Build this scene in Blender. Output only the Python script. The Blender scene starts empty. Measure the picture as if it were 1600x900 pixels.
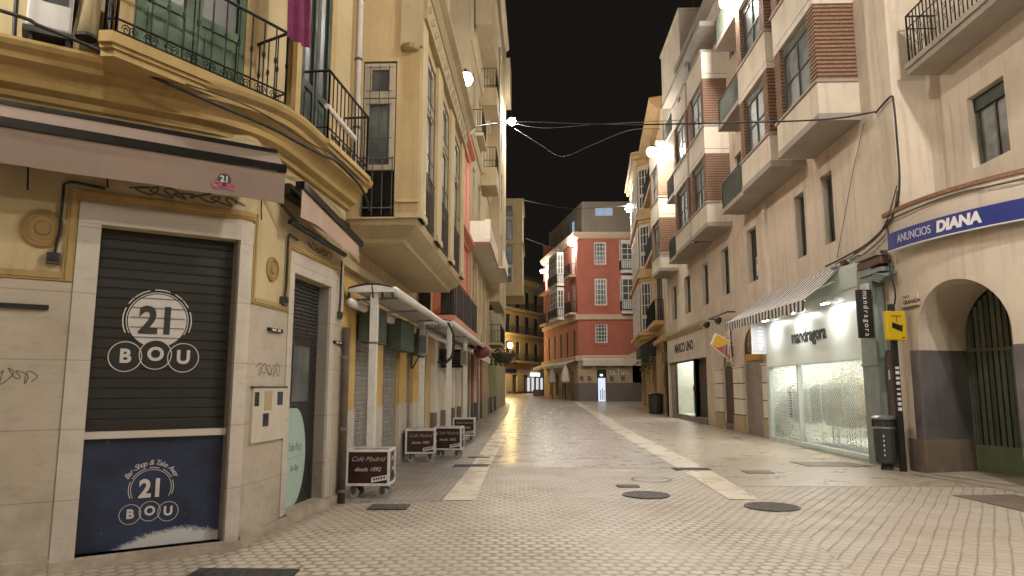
import bpy, bmesh, math, random
from mathutils import Vector, Matrix
R = math.radians
random.seed(7)
sc = bpy.context.scene
COL = sc.collection
PI = math.pi

# ------------------------------------------------------------------ materials
MATS = {}
def _new(name):
    m = bpy.data.materials.new(name); m.use_nodes = True
    nt = m.node_tree; nt.nodes.clear()
    out = nt.nodes.new('ShaderNodeOutputMaterial')
    b = nt.nodes.new('ShaderNodeBsdfPrincipled')
    nt.links.new(b.outputs[0], out.inputs[0])
    MATS[name] = m
    return m, nt, b, out
def _n(nt, t, **kw):
    n = nt.nodes.new(t)
    for k, v in kw.items(): setattr(n, k, v)
    return n
def _mix(nt, fac, a, b, mode='MIX'):
    n = nt.nodes.new('ShaderNodeMix'); n.data_type = 'RGBA'; n.blend_type = mode
    for sock, val in ((n.inputs[0], fac), (n.inputs[6], a), (n.inputs[7], b)):
        if isinstance(val, bpy.types.NodeSocket): nt.links.new(val, sock)
        elif isinstance(val, (int, float)): sock.default_value = val
        else: sock.default_value = (*val, 1)
    return n.outputs[2]
def _pos(nt, scale=(1, 1, 1), rot=(0, 0, 0)):
    g = nt.nodes.new('ShaderNodeNewGeometry')
    mp = nt.nodes.new('ShaderNodeMapping'); mp.inputs['Scale'].default_value = scale; mp.inputs['Rotation'].default_value = rot
    nt.links.new(g.outputs['Position'], mp.inputs[0]); return mp.outputs[0]
def _noise(nt, vec, scale, detail=4, rough=.55):
    n = nt.nodes.new('ShaderNodeTexNoise'); n.inputs['Scale'].default_value = scale
    n.inputs['Detail'].default_value = detail; n.inputs['Roughness'].default_value = rough
    nt.links.new(vec, n.inputs['Vector']); return n.outputs['Fac']
def _ramp(nt, fac, lo, hi, a=0., b=1.):
    n = nt.nodes.new('ShaderNodeMapRange'); n.inputs[1].default_value = lo; n.inputs[2].default_value = hi
    n.inputs[3].default_value = a; n.inputs[4].default_value = b
    nt.links.new(fac, n.inputs[0]); return n.outputs[0]
def _bump(nt, b, h, strength, dist):
    n = nt.nodes.new('ShaderNodeBump'); n.inputs['Strength'].default_value = strength; n.inputs['Distance'].default_value = dist
    nt.links.new(h, n.inputs['Height']); nt.links.new(n.outputs[0], b.inputs['Normal'])

def plaster(name, c, dirt=.35, streak=.3, rough=.85, bump=.25, base_dirt=0.0, dcol=None, scale=1.0):
    m, nt, b, _ = _new(name)
    p = _pos(nt)
    big = _noise(nt, p, .9*scale, 5, .6)
    fine = _noise(nt, p, 14*scale, 4, .6)
    st = _noise(nt, _pos(nt, (2.2, 2.2, .18)), 2.2*scale, 5, .62)
    dc = dcol or tuple(x*.45 for x in c)
    col = _mix(nt, _ramp(nt, big, .42, .72, 0, dirt), c, dc)
    col = _mix(nt, _ramp(nt, st, .52, .75, 0, streak), col, tuple(x*.4 for x in c))
    col = _mix(nt, _ramp(nt, fine, .3, .7, 0, .16), col, tuple(min(1, x*1.25) for x in c))
    if base_dirt:
        s = nt.nodes.new('ShaderNodeSeparateXYZ'); g = nt.nodes.new('ShaderNodeNewGeometry'); nt.links.new(g.outputs['Position'], s.inputs[0])
        mm = nt.nodes.new('ShaderNodeMath'); mm.operation = 'MULTIPLY'
        nt.links.new(_ramp(nt, s.outputs[2], .0, 1.1, 1, 0), mm.inputs[0]); nt.links.new(_ramp(nt, _noise(nt, p, 3.5, 5, .65), .35, .65, .1, base_dirt), mm.inputs[1])
        col = _mix(nt, mm.outputs[0], col, (c[0]*.28, c[1]*.25, c[2]*.22))
    nt.links.new(col, b.inputs['Base Color'])
    b.inputs['Roughness'].default_value = rough
    _bump(nt, b, fine, bump, .01)
    return m
def paint(name, c, rough=.5, metal=0., var=.2, bump=0., scale=6.):
    m, nt, b, _ = _new(name)
    n = _noise(nt, _pos(nt), scale, 5, .6)
    nt.links.new(_mix(nt, _ramp(nt, n, .38, .7, 0, var), c, tuple(x*.45 for x in c)), b.inputs['Base Color'])
    b.inputs['Roughness'].default_value = rough; b.inputs['Metallic'].default_value = metal
    nt.links.new(_ramp(nt, n, .3, .7, rough*.8, min(1, rough*1.25)), b.inputs['Roughness'])
    if bump: _bump(nt, b, n, bump, .01)
    return m
def stone(name, c, w=.9, h=.62, rough=.55, ramp_dirt=.5, rotz=0.):
    "large thin stone slabs on a wall: vertical joints are in the geometry, colour clouds here"
    m, nt, b, _ = _new(name)
    p = _pos(nt)
    big = _noise(nt, p, 1.3, 6, .65); vein = _noise(nt, _pos(nt, (1, 1, 2.5)), 4.5, 7, .7)
    col = _mix(nt, _ramp(nt, big, .4, .7, 0, .45), c, (c[0]*.62, c[1]*.58, c[2]*.52))
    col = _mix(nt, _ramp(nt, vein, .5, .75, 0, .4), col, (c[0]*.55, c[1]*.45, c[2]*.36))
    s = nt.nodes.new('ShaderNodeSeparateXYZ'); g = nt.nodes.new('ShaderNodeNewGeometry'); nt.links.new(g.outputs['Position'], s.inputs[0])
    # horizontal slab joints
    md = nt.nodes.new('ShaderNodeMath'); md.operation = 'MODULO'; md.inputs[1].default_value = h
    ad = nt.nodes.new('ShaderNodeMath'); ad.operation = 'ADD'; ad.inputs[1].default_value = .02
    nt.links.new(s.outputs[2], ad.inputs[0]); nt.links.new(ad.outputs[0], md.inputs[0])
    j = _ramp(nt, md.outputs[0], .004, .011, 1, 0)
    col = _mix(nt, _ramp(nt, j, 0, 1, 0, .55), col, (c[0]*.25, c[1]*.22, c[2]*.18))
    mm = nt.nodes.new('ShaderNodeMath'); mm.operation = 'MULTIPLY'
    nt.links.new(_ramp(nt, s.outputs[2], .0, .9, 1, 0), mm.inputs[0]); nt.links.new(_ramp(nt, _noise(nt, p, 2.6, 6, .7), .35, .65, .1, 1), mm.inputs[1])
    dm = nt.nodes.new('ShaderNodeMath'); dm.operation = 'MULTIPLY'; dm.inputs[1].default_value = ramp_dirt; nt.links.new(mm.outputs[0], dm.inputs[0])
    col = _mix(nt, dm.outputs[0], col, (.09, .07, .05))
    nt.links.new(col, b.inputs['Base Color']); b.inputs['Roughness'].default_value = rough
    _bump(nt, b, _noise(nt, p, 30, 3, .6), .12, .01)
    return m
def emis(name, c, s):
    m, nt, b, out = _new(name)
    nt.nodes.remove(b)
    e = nt.nodes.new('ShaderNodeEmission'); e.inputs[0].default_value = (*c, 1); e.inputs[1].default_value = s
    nt.links.new(e.outputs[0], out.inputs[0]); return m
def thin_glass(name, tint=(.9, .95, .93), refl=.12):
    m, nt, b, out = _new(name)
    nt.nodes.remove(b)
    t = nt.nodes.new('ShaderNodeBsdfTransparent'); t.inputs[0].default_value = (*tint, 1)
    g = nt.nodes.new('ShaderNodeBsdfGlossy'); g.inputs['Roughness'].default_value = .06
    mx = nt.nodes.new('ShaderNodeMixShader'); mx.inputs[0].default_value = refl
    nt.links.new(t.outputs[0], mx.inputs[1]); nt.links.new(g.outputs[0], mx.inputs[2]); nt.links.new(mx.outputs[0], out.inputs[0]); return m
def milky_glass(name):
    m, nt, b, out = _new(name); nt.nodes.remove(b)
    t = nt.nodes.new('ShaderNodeBsdfTransparent'); d = nt.nodes.new('ShaderNodeBsdfTranslucent'); d.inputs[0].default_value = (.92, .95, .90, 1)
    g = nt.nodes.new('ShaderNodeBsdfGlossy'); g.inputs['Roughness'].default_value = .08
    s = nt.nodes.new('ShaderNodeSeparateXYZ'); q = nt.nodes.new('ShaderNodeNewGeometry'); nt.links.new(q.outputs['Position'], s.inputs[0])
    n = _noise(nt, _pos(nt, (1, 1, 9)), 2.0, 3, .6)
    mx = nt.nodes.new('ShaderNodeMixShader'); nt.links.new(_ramp(nt, n, .35, .65, .12, .34), mx.inputs[0]); nt.links.new(t.outputs[0], mx.inputs[1]); nt.links.new(d.outputs[0], mx.inputs[2])
    m2 = nt.nodes.new('ShaderNodeMixShader'); m2.inputs[0].default_value = .10; nt.links.new(mx.outputs[0], m2.inputs[1]); nt.links.new(g.outputs[0], m2.inputs[2]); nt.links.new(m2.outputs[0], out.inputs[0]); return m
def pane_glass(name, c=(.02, .022, .022), rough=.34):
    m, nt, b, _ = _new(name)
    n = _noise(nt, _pos(nt), 2.0, 2, .5)
    nt.links.new(_mix(nt, _ramp(nt, n, .4, .65, 0, 1), c, tuple(x*2.6 for x in c)), b.inputs['Base Color'])
    b.inputs['Roughness'].default_value = rough; b.inputs['Specular IOR Level'].default_value = .6
    return m
def setts(name, c, bw, bh, rot, mortar=.012, rough=.42, bump=.6, warp=.03, dark=.30, var=.8, dirt=.45, spots=.5, smooth=.7, bumpd=.012):
    m, nt, b, _ = _new(name)
    p = _pos(nt, (1, 1, 1), (0, 0, rot)); g = _pos(nt)
    nz = nt.nodes.new('ShaderNodeTexNoise'); nz.inputs['Scale'].default_value = 1.1; nz.inputs['Detail'].default_value = 2; nt.links.new(g, nz.inputs['Vector'])
    wv = nt.nodes.new('ShaderNodeVectorMath'); wv.operation = 'SCALE'; wv.inputs['Scale'].default_value = warp*5; nt.links.new(nz.outputs['Color'], wv.inputs[0])
    nz2 = nt.nodes.new('ShaderNodeTexNoise'); nz2.inputs['Scale'].default_value = 8; nz2.inputs['Detail'].default_value = 2; nt.links.new(g, nz2.inputs['Vector'])
    wv2 = nt.nodes.new('ShaderNodeVectorMath'); wv2.operation = 'SCALE'; wv2.inputs['Scale'].default_value = warp*1.6; nt.links.new(nz2.outputs['Color'], wv2.inputs[0])
    ad = nt.nodes.new('ShaderNodeVectorMath'); ad.operation = 'ADD'; nt.links.new(p, ad.inputs[0]); nt.links.new(wv.outputs[0], ad.inputs[1])
    ad2 = nt.nodes.new('ShaderNodeVectorMath'); ad2.operation = 'ADD'; nt.links.new(ad.outputs[0], ad2.inputs[0]); nt.links.new(wv2.outputs[0], ad2.inputs[1])
    br = nt.nodes.new('ShaderNodeTexBrick'); br.offset = .5; br.inputs['Scale'].default_value = 1
    br.inputs['Brick Width'].default_value = bw; br.inputs['Row Height'].default_value = bh
    br.inputs['Mortar Size'].default_value = mortar; br.inputs['Mortar Smooth'].default_value = smooth; br.inputs['Bias'].default_value = 0
    br.inputs['Color1'].default_value = (*c, 1); br.inputs['Color2'].default_value = (c[0]*var, c[1]*var*.985, c[2]*var*.97, 1)
    br.inputs['Mortar'].default_value = (c[0]*dark, c[1]*dark*.95, c[2]*dark*.9, 1)
    nt.links.new(ad2.outputs[0], br.inputs['Vector'])
    big = _noise(nt, g, .28, 5, .6); mid = _noise(nt, g, 1.5, 6, .68); fine = _noise(nt, g, 45, 3, .6)
    # worn areas where the joints fade
    col = _mix(nt, _ramp(nt, _noise(nt, g, .8, 4, .6), .45, .7, 0, .65), br.outputs['Color'], (c[0]*.9, c[1]*.89, c[2]*.88))
    col = _mix(nt, _ramp(nt, big, .40, .68, 0, dirt), col, (c[0]*.55, c[1]*.51, c[2]*.46))
    col = _mix(nt, _ramp(nt, mid, .44, .85, 0, dirt), col, (c[0]*.48, c[1]*.43, c[2]*.38))
    col = _mix(nt, _ramp(nt, fine, .35, .7, 0, .22), col, tuple(min(1, x*1.3) for x in c))
    sp = _noise(nt, g, 6.5, 3, .6)
    col = _mix(nt, _ramp(nt, sp, .68, .76, 0, spots), col, (c[0]*.28, c[1]*.25, c[2]*.22))
    nt.links.new(col, b.inputs['Base Color'])
    nt.links.new(_ramp(nt, mid, .35, .7, rough*.8, min(1, rough*1.5)), b.inputs['Roughness'])
    inv = _ramp(nt, br.outputs['Fac'], 0, 1, 1, 0)
    hm = nt.nodes.new('ShaderNodeMath'); hm.operation = 'ADD'; nt.links.new(inv, hm.inputs[0])
    hs = nt.nodes.new('ShaderNodeMath'); hs.operation = 'MULTIPLY'; hs.inputs[1].default_value = .8; nt.links.new(nz2.outputs['Fac'], hs.inputs[0]); nt.links.new(hs.outputs[0], hm.inputs[1])
    _bump(nt, b, hm.outputs[0], bump, bumpd)
    return m
def hex_setts(name, c, a, rot, rough=.46, bump=.8):
    "small rounded setts on a staggered lattice, joints fading in worn areas"
    m, nt, b, _ = _new(name)
    p = _pos(nt, (1, 1, 1), (0, 0, rot)); g = _pos(nt)
    def mth(op, x, y=None, z=None):
        n = nt.nodes.new('ShaderNodeMath'); n.operation = op
        for i, q in enumerate((x, y, z)):
            if q is None: continue
            if isinstance(q, bpy.types.NodeSocket): nt.links.new(q, n.inputs[i])
            else: n.inputs[i].default_value = q
        return n.outputs[0]
    vec = p
    for sc_, amp in ((.7, .11), (5.5, .045)):
        nz = nt.nodes.new('ShaderNodeTexNoise'); nz.inputs['Scale'].default_value = sc_; nz.inputs['Detail'].default_value = 2; nt.links.new(g, nz.inputs['Vector'])
        w = nt.nodes.new('ShaderNodeVectorMath'); w.operation = 'MULTIPLY_ADD'; w.inputs[1].default_value = (amp, amp, 0)
        nt.links.new(nz.outputs['Color'], w.inputs[0]); nt.links.new(vec, w.inputs[2]); vec = w.outputs[0]
    k = 4*PI/(math.sqrt(3)*a); hs = None
    for ang in (90, 210, 330):
        d = nt.nodes.new('ShaderNodeVectorMath'); d.operation = 'DOT_PRODUCT'; d.inputs[1].default_value = (k*math.cos(R(ang)), k*math.sin(R(ang)), 0); nt.links.new(vec, d.inputs[0])
        cs = mth('COSINE', d.outputs['Value']); hs = cs if hs is None else mth('ADD', hs, cs)
    big = _noise(nt, g, .28, 5, .6); mid = _noise(nt, g, 1.5, 6, .68); fine = _noise(nt, g, 45, 3, .6); cell = _noise(nt, vec, 1/a*.8, 1, .5); wear = _noise(nt, g, .75, 4, .6)
    joint = _ramp(nt, hs, -1.25, -.25, 1, 0)
    jw = mth('MULTIPLY', joint, _ramp(nt, wear, .40, .68, .92, .15))
    col = _mix(nt, _ramp(nt, cell, .35, .65, 0, .45), c, (c[0]*.76, c[1]*.74, c[2]*.72))
    col = _mix(nt, _ramp(nt, big, .40, .66, 0, .6), col, (c[0]*.55, c[1]*.50, c[2]*.44))
    col = _mix(nt, _ramp(nt, mid, .50, .74, 0, .45), col, (c[0]*.50, c[1]*.44, c[2]*.38))
    col = _mix(nt, _ramp(nt, fine, .35, .7, 0, .22), col, tuple(min(1, x*1.3) for x in c))
    col = _mix(nt, jw, col, (c[0]*.30, c[1]*.265, c[2]*.23))
    sp = _noise(nt, g, 6.0, 3, .6)
    col = _mix(nt, _ramp(nt, sp, .66, .73, 0, .6), col, (c[0]*.25, c[1]*.22, c[2]*.19))
    nt.links.new(col, b.inputs['Base Color']); nt.links.new(_ramp(nt, mid, .35, .7, rough*.75, min(1, rough*1.5)), b.inputs['Roughness'])
    h = mth('ADD', _ramp(nt, hs, -1.5, .6, 0, 1), mth('MULTIPLY', cell, .6))
    _bump(nt, b, h, bump, .012)
    return m
def stripes(name, axis_vec, pitch, c1, c2, rough=.8, duty=.5):
    "cloth stripes along a direction"
    m, nt, b, _ = _new(name)
    g = nt.nodes.new('ShaderNodeNewGeometry')
    d = nt.nodes.new('ShaderNodeVectorMath'); d.operation = 'DOT_PRODUCT'; d.inputs[1].default_value = axis_vec; nt.links.new(g.outputs['Position'], d.inputs[0])
    mu = nt.nodes.new('ShaderNodeMath'); mu.operation = 'DIVIDE'; mu.inputs[1].default_value = pitch; nt.links.new(d.outputs['Value'], mu.inputs[0])
    fr = nt.nodes.new('ShaderNodeMath'); fr.operation = 'FRACT'; nt.links.new(mu.outputs[0], fr.inputs[0])
    st = _ramp(nt, fr.outputs[0], duty-.02, duty+.02)
    n = _noise(nt, _pos(nt), 5, 4, .6)
    col = _mix(nt, st, c1, c2); col = _mix(nt, _ramp(nt, n, .45, .75, 0, .4), col, (.15, .13, .11))
    nt.links.new(col, b.inputs['Base Color']); b.inputs['Roughness'].default_value = rough
    return m

M = {}
M['yellow'] = plaster('yellow_plaster', (.52, .385, .185), .4, .45, .8)
M['cafe_yellow'] = plaster('cafe_yellow_plaster', (.56, .375, .12), .3, .3, .8)
M['yellow_pale'] = plaster('pale_yellow_plaster', (.58, .47, .275), .42, .42, .8)
M['ochre'] = plaster('ochre_moulding', (.44, .305, .12), .42, .5, .75)
M['ochre_dark'] = plaster('dark_ochre_moulding', (.34, .225, .09), .35, .3, .75)
M['stone'] = stone('stone_cladding', (.50, .44, .36))
M['stone_light'] = stone('pale_stone_frame', (.58, .53, .47), ramp_dirt=.35)
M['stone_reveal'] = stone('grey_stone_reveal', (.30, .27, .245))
M['tan'] = plaster('tan_wall', (.52, .385, .205), .4, .42, .8)
M['tan_stone'] = plaster('tan_slab', (.42, .34, .20), .3, .35, .8)
M['shutter_black'] = paint('black_shutter', (.022, .022, .020), .42, .1, .5, 0, 3)
M['panel_blue'] = paint('navy_panel', (.018, .030, .075), .35, 0, .5, 0, 3)
def panel_mat():
    m, nt, b, _ = _new('navy_panel_splashed'); p = _pos(nt)
    n = _noise(nt, p, 3, 5, .6); col = _mix(nt, _ramp(nt, n, .4, .7), (.020, .034, .085), (.010, .016, .036))
    s = nt.nodes.new('ShaderNodeSeparateXYZ'); nt.links.new(p, s.inputs[0])
    dx = nt.nodes.new('ShaderNodeMath'); dx.operation = 'SUBTRACT'; dx.inputs[1].default_value = -3.50; nt.links.new(s.outputs[0], dx.inputs[0])
    sq = nt.nodes.new('ShaderNodeMath'); sq.operation = 'POWER'; sq.inputs[1].default_value = 2; nt.links.new(dx.outputs[0], sq.inputs[0])
    sc_ = nt.nodes.new('ShaderNodeMath'); sc_.operation = 'MULTIPLY'; sc_.inputs[1].default_value = .75; nt.links.new(sq.outputs[0], sc_.inputs[0])
    h = nt.nodes.new('ShaderNodeMath'); h.operation = 'ADD'; nt.links.new(s.outputs[2], h.inputs[0]); nt.links.new(sc_.outputs[0], h.inputs[1])
    g = _noise(nt, p, 26, 6, .75); hs = nt.nodes.new('ShaderNodeMath'); hs.operation = 'MULTIPLY_ADD'; hs.inputs[1].default_value = .16; nt.links.new(g, hs.inputs[0]); nt.links.new(h.outputs[0], hs.inputs[2])
    col = _mix(nt, _ramp(nt, hs.outputs[0], .295, .345, 1, 0), col, (.56, .56, .57))
    sp = _noise(nt, p, 21, 3, .6); col = _mix(nt, _ramp(nt, sp, .70, .76, 0, .5), col, (.3, .31, .34))
    nt.links.new(col, b.inputs['Base Color']); b.inputs['Roughness'].default_value = .38
    return m
M['panel_splash'] = panel_mat()
M['logo_white'] = paint('logo_white', (.62, .58, .56), .5, 0, .12, 0, 20)
M['logo_dark'] = paint('logo_dark', (.03, .03, .03), .5, 0, .2)
M['iron'] = paint('wrought_iron', (.018, .018, .018), .5, .6, .3)
M['cable'] = paint('cable_black', (.015, .015, .015), .6)
M['cable_grey'] = paint('cable_grey', (.06, .055, .05), .6)
M['green_door'] = paint('green_shutter_wood', (.035, .085, .032), .55, 0, .6, .2, 5)
M['green_dark'] = paint('dark_green_wood', (.016, .032, .022), .55, 0, .4)
M['green_grey'] = paint('grey_green_paint', (.085, .095, .07), .55, 0, .5, .1, 4)
M['pane'] = pane_glass('dark_window_glass')
M['pane_grey'] = pane_glass('grey_window_glass', (.05, .055, .055), .42)
M['pane_curtain'] = pane_glass('curtained_glass', (.10, .10, .095), .42)
M['pane_lit'] = emis('lit_glass', (.55, .72, 1.0), .55)
M['white_frame'] = paint('white_window_paint', (.66, .62, .55), .5, 0, .2)
M['wood_frame'] = paint('pale_wood_frame', (.46, .40, .31), .6, 0, .3)
M['awning_taupe'] = plaster('taupe_awning_cloth', (.25, .185, .15), .25, .15, .85, .1)
M['awning_pink'] = plaster('pink_beige_awning_cloth', (.46, .33, .26), .25, .2, .85, .1)
M['awning_cream'] = plaster('cream_awning_cloth', (.62, .54, .44), .25, .25, .85, .1)
M['bar_black'] = paint('black_awning_bar', (.012, .012, .014), .22, .3, .2)
M['white_metal'] = paint('white_painted_metal', (.74, .72, .69), .45, 0, .35, 0, 9)
M['grey_shutter'] = paint('grey_shutter', (.26, .25, .23), .5, .2, .4, 0, 4)
M['brown_shutter'] = paint('brown_grey_shutter', (.30, .25, .22), .55, .1, .35, 0, 4)
M['rust'] = paint('rusty_grey', (.12, .09, .07), .7, .2, .5)
M['box_green'] = paint('green_box', (.055, .085, .065), .5, 0, .3)
M['burgundy'] = paint('burgundy_panel', (.035, .010, .014), .4, 0, .3)
M['cream_letter'] = paint('cream_lettering', (.55, .47, .38), .6)
M['sticker'] = paint('white_sticker', (.7, .68, .7), .5)
M['sticker_red'] = paint('pink_sticker', (.5, .06, .15), .5)
M['rubber'] = paint('dark_rubber', (.03, .03, .03), .8)
M['wheel_grey'] = paint('grey_wheel', (.30, .33, .32), .5, 0, .4)
M['salmon'] = plaster('salmon_plaster', (.60, .245, .16), .3, .3, .8)
M['cream'] = plaster('cream_plaster', (.50, .405, .255), .35, .35, .85)
M['cream2'] = plaster('beige_plaster', (.46, .37, .235), .35, .4, .85)
M['white_wall'] = plaster('white_render', (.70, .64, .54), .3, .3, .8)
M['brown_trim'] = plaster('red_brown_trim', (.28, .10, .06), .3, .3, .8)
M['rb_wall'] = plaster('warm_grey_render', (.63, .54, .435), .38, .55, .9, .35, .5)
M['rb_par'] = plaster('pale_parapet_render', (.66, .585, .48), .36, .45, .9, .3)
M['coping'] = plaster('grey_coping', (.34, .30, .255), .35, .3, .85)
M['brick'] = paint('ribbed_brick', (.31, .185, .12), .85, 0, .7, .4, 22)
M['brick_dark'] = paint('ribbed_brick_joint', (.13, .07, .045), .9, 0, .5, .3, 18)
M['rn_wall'] = plaster('pinkish_beige_render', (.61, .52, .42), .34, .42, .9, .3)
M['dado'] = plaster('dark_grey_stone', (.10, .088, .09), .75, .3, .5, .15, .5, (.21, .19, .195))
M['dado_brown'] = plaster('brown_stone_base', (.22, .165, .125), .6, .4, .6, .2, .5)
M['gate_green'] = paint('olive_gate_paint', (.125, .138, .098), .5, 0, .5, .05, 4)
M['gate_green2'] = paint('light_olive_panel', (.165, .205, .115), .5, 0, .5, .05, 4)
M['sign_blue'] = paint('blue_sign', (.022, .036, .21), .4, 0, .15)
M['sign_white'] = paint('white_sign_letter', (.78, .76, .74), .45, 0, .05)
M['grey_letter'] = paint('grey_sign_letter', (.50, .50, .56), .45, 0, .05)
M['brick_edge'] = paint('brick_ledge', (.24, .12, .075), .85, 0, .6, .3, 20)
M['shop_green'] = paint('pale_grey_green_shopfront', (.52, .59, .55), .45, 0, .25, 0, 2)
M['shop_dark'] = paint('grey_green_pillar', (.22, .26, .245), .5, 0, .35, 0, 3)
M['shop_white'] = paint('white_fascia', (.62, .66, .62), .4, 0, .08, 0, 2)
M['black_sign'] = paint('black_sign', (.012, .012, .013), .35)
M['letter_black'] = paint('black_letter', (.015, .013, .013), .85)
M['silver'] = paint('silver_grille', (.62, .66, .65), .5, .2, .15)
M['glass'] = milky_glass('shop_glass')
M['glass_thin'] = thin_glass('clear_glass', (.95, .97, .96), .08)
M['interior'] = paint('shop_interior', (.60, .62, .55), .8, 0, .4, 0, 1.5)
M['awn_stripe2'] = stripes('striped_canopy_cloth', (0, 1, 0), .30, (.72, .69, .66), (.05, .048, .05), .8, .62)
M['awn_stripe'] = stripes('striped_awning_cloth', (0, 1, 0), .27, (.72, .69, .66), (.035, .033, .035))
M['yellow_sign'] = paint('yellow_sign', (.62, .42, .012), .45, 0, .12)
M['bin'] = paint('dark_bin', (.045, .05, .052), .5, .2, .3)
M['bin_lid'] = paint('grey_bin_lid', (.22, .22, .22), .4, .6, .3)
M['pole'] = paint('black_pole', (.014, .014, .014), .5, .2, .3)
M['plaque'] = plaster('stone_plaque', (.62, .52, .40), .2, .2, .7)
M['manhole'] = paint('cast_iron_cover', (.075, .062, .052), .55, .2, .5, .6, 30)
M['grate'] = paint('iron_grate', (.04, .034, .03), .6, .4, .4, .5, 20)
M['red_wall'] = plaster('brick_red_plaster', (.42, .13, .085), .3, .25, .85)
M['attic'] = plaster('attic_beige', (.27, .225, .17), .3, .3, .85)
M['red_trim'] = plaster('red_building_trim', (.60, .45, .31), .25, .25, .85)
M['granite'] = plaster('granite_base', (.15, .125, .11), .4, .3, .5)
M['red_ground'] = plaster('tan_ground_floor', (.46, .34, .22), .3, .25, .8)
M['orange'] = plaster('orange_ornament', (.56, .36, .17), .35, .35, .8)
M['orange_pale'] = plaster('pale_orange_wall', (.64, .50, .31), .3, .3, .8)
M['far_wall'] = plaster('far_ochre_wall', (.46, .35, .19), .35, .35, .85)
M['far_green'] = plaster('far_greenish_wall', (.42, .38, .22), .35, .35, .85)
M['lamp_metal'] = paint('lamp_metal', (.10, .10, .10), .4, .6, .2)
M['bulb'] = emis('white_lamp_glow', (1.0, .945, .855), 900)
M['bulb_far'] = emis('far_lamp_glow', (1.0, .95, .86), 660)
M['bulb_near'] = emis('warm_lamp_glow', (1.0, .935, .835), 1900)
M['bulb_fill'] = emis('low_fill_glow', (1.0, .935, .835), 760)  # glow of the two low fill lamps added out of view
M['sodium'] = emis('sodium_glow', (1.0, .70, .28), 300)
M['led'] = emis('cool_shop_light', (1.0, .98, .90), 50)
M['spot_face'] = emis('spot_lamp_face', (1.0, 1.0, .93), 330)
M['shop_cold'] = emis('cold_shop_light', (.85, .93, 1.0), 2.2)
M['shop_dim'] = emis('dim_shop_light', (.95, .95, 1.0), .75)
M['screen_blue'] = emis('pale_blue_window', (.78, .88, 1.0), 1.0)
M['purple_cloth'] = paint('magenta_cloth', (.16, .018, .075), .85, 0, .3)
M['ac_white'] = paint('white_unit', (.60, .58, .56), .5, 0, .2)
M['ac_dark'] = paint('dark_grille', (.05, .05, .05), .6)
M['meter'] = paint('painted_meter_box', (.58, .52, .43), .5, 0, .2)
M['mint'] = paint('mint_vinyl', (.38, .52, .46), .4, 0, .08)
M['door_black'] = paint('black_door', (.018, .018, .019), .3, .2, .3)
M['graf'] = paint('grey_graffiti', (.16, .13, .12), .8)
M['graf2'] = paint('black_graffiti', (.05, .04, .04), .8)
M['splash'] = paint('white_splash', (.55, .55, .56), .7, 0, .2)
M['fabric_black'] = paint('black_railing_fabric', (.028, .022, .022), .8, 0, .3)
M['lantern'] = paint('red_lantern', (.17, .035, .03), .6)
M['leaf'] = paint('plant_leaf', (.06, .11, .035), .7, 0, .5)
M['leaf2'] = paint('plant_leaf_dark', (.02, .05, .02), .7, 0, .5)
M['flower'] = paint('pink_flower', (.40, .07, .14), .7)
M['skin_white'] = paint('mannequin_white', (.72, .72, .72), .5)
M['cloth_white'] = paint('white_garment', (.70, .72, .72), .8)
M['cloth_red'] = paint('red_garment', (.5, .05, .05), .8)
M['photo_warm'] = paint('wall_poster', (.70, .58, .42), .7, 0, .3, 0, 2)
M['kite_yellow'] = paint('kite_yellow', (.72, .44, .03), .45)
M['kite_red'] = paint('kite_red', (.55, .06, .06), .45)
M['kite_grey'] = paint('kite_grey', (.25, .27, .30), .45)
M['panel_navy'] = paint('sign_navy', (.03, .035, .075), .45, 0, .3)
M['panel_gold'] = paint('sign_gold', (.50, .27, .05), .5, 0, .4, 0, 12)
M['rubble'] = paint('broken_concrete', (.30, .27, .24), .9, 0, .6, .6, 20)
M['gold_cloth'] = paint('yellow_merchandise', (.62, .52, .14), .8, 0, .5, 0, 8)
M['green_cloth'] = paint('olive_merchandise', (.36, .42, .20), .8, 0, .5, 0, 8)
M['grey_cloth'] = paint('grey_merchandise', (.34, .36, .37), .8, 0, .4, 0, 8)

M['setts'] = hex_setts('cobble_setts', (.49, .43, .355), .150, R(-3))
M['setts_right'] = setts('cobble_setts_square', (.48, .42, .345), .150, .136, R(-58), .020, .48, .8, warp=.010, dark=.42, smooth=1., var=.85)
M['road'] = setts('worn_street_slabs', (.38, .342, .30), .24, .12, R(0), .008, .27, .35, warp=.010, dark=.6, var=.92, dirt=.3, spots=.03)
M['pave'] = setts('pavement_slabs', (.43, .37, .295), .40, .40, R(0), .006, .30, .25, warp=.004, dark=.65, var=.93, dirt=.3, spots=.0)
M['pave_left'] = setts('left_pavement_setts', (.31, .275, .235), .2, .11, R(90), .012, .42, .6, warp=.02, dark=.5, var=.88, dirt=.4)
M['strip'] = setts('light_stone_strip', (.74, .665, .55), .9, .47, R(90), .005, .27, .2, warp=.003, dark=.6, var=.95, dirt=.16, spots=.0)

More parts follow.
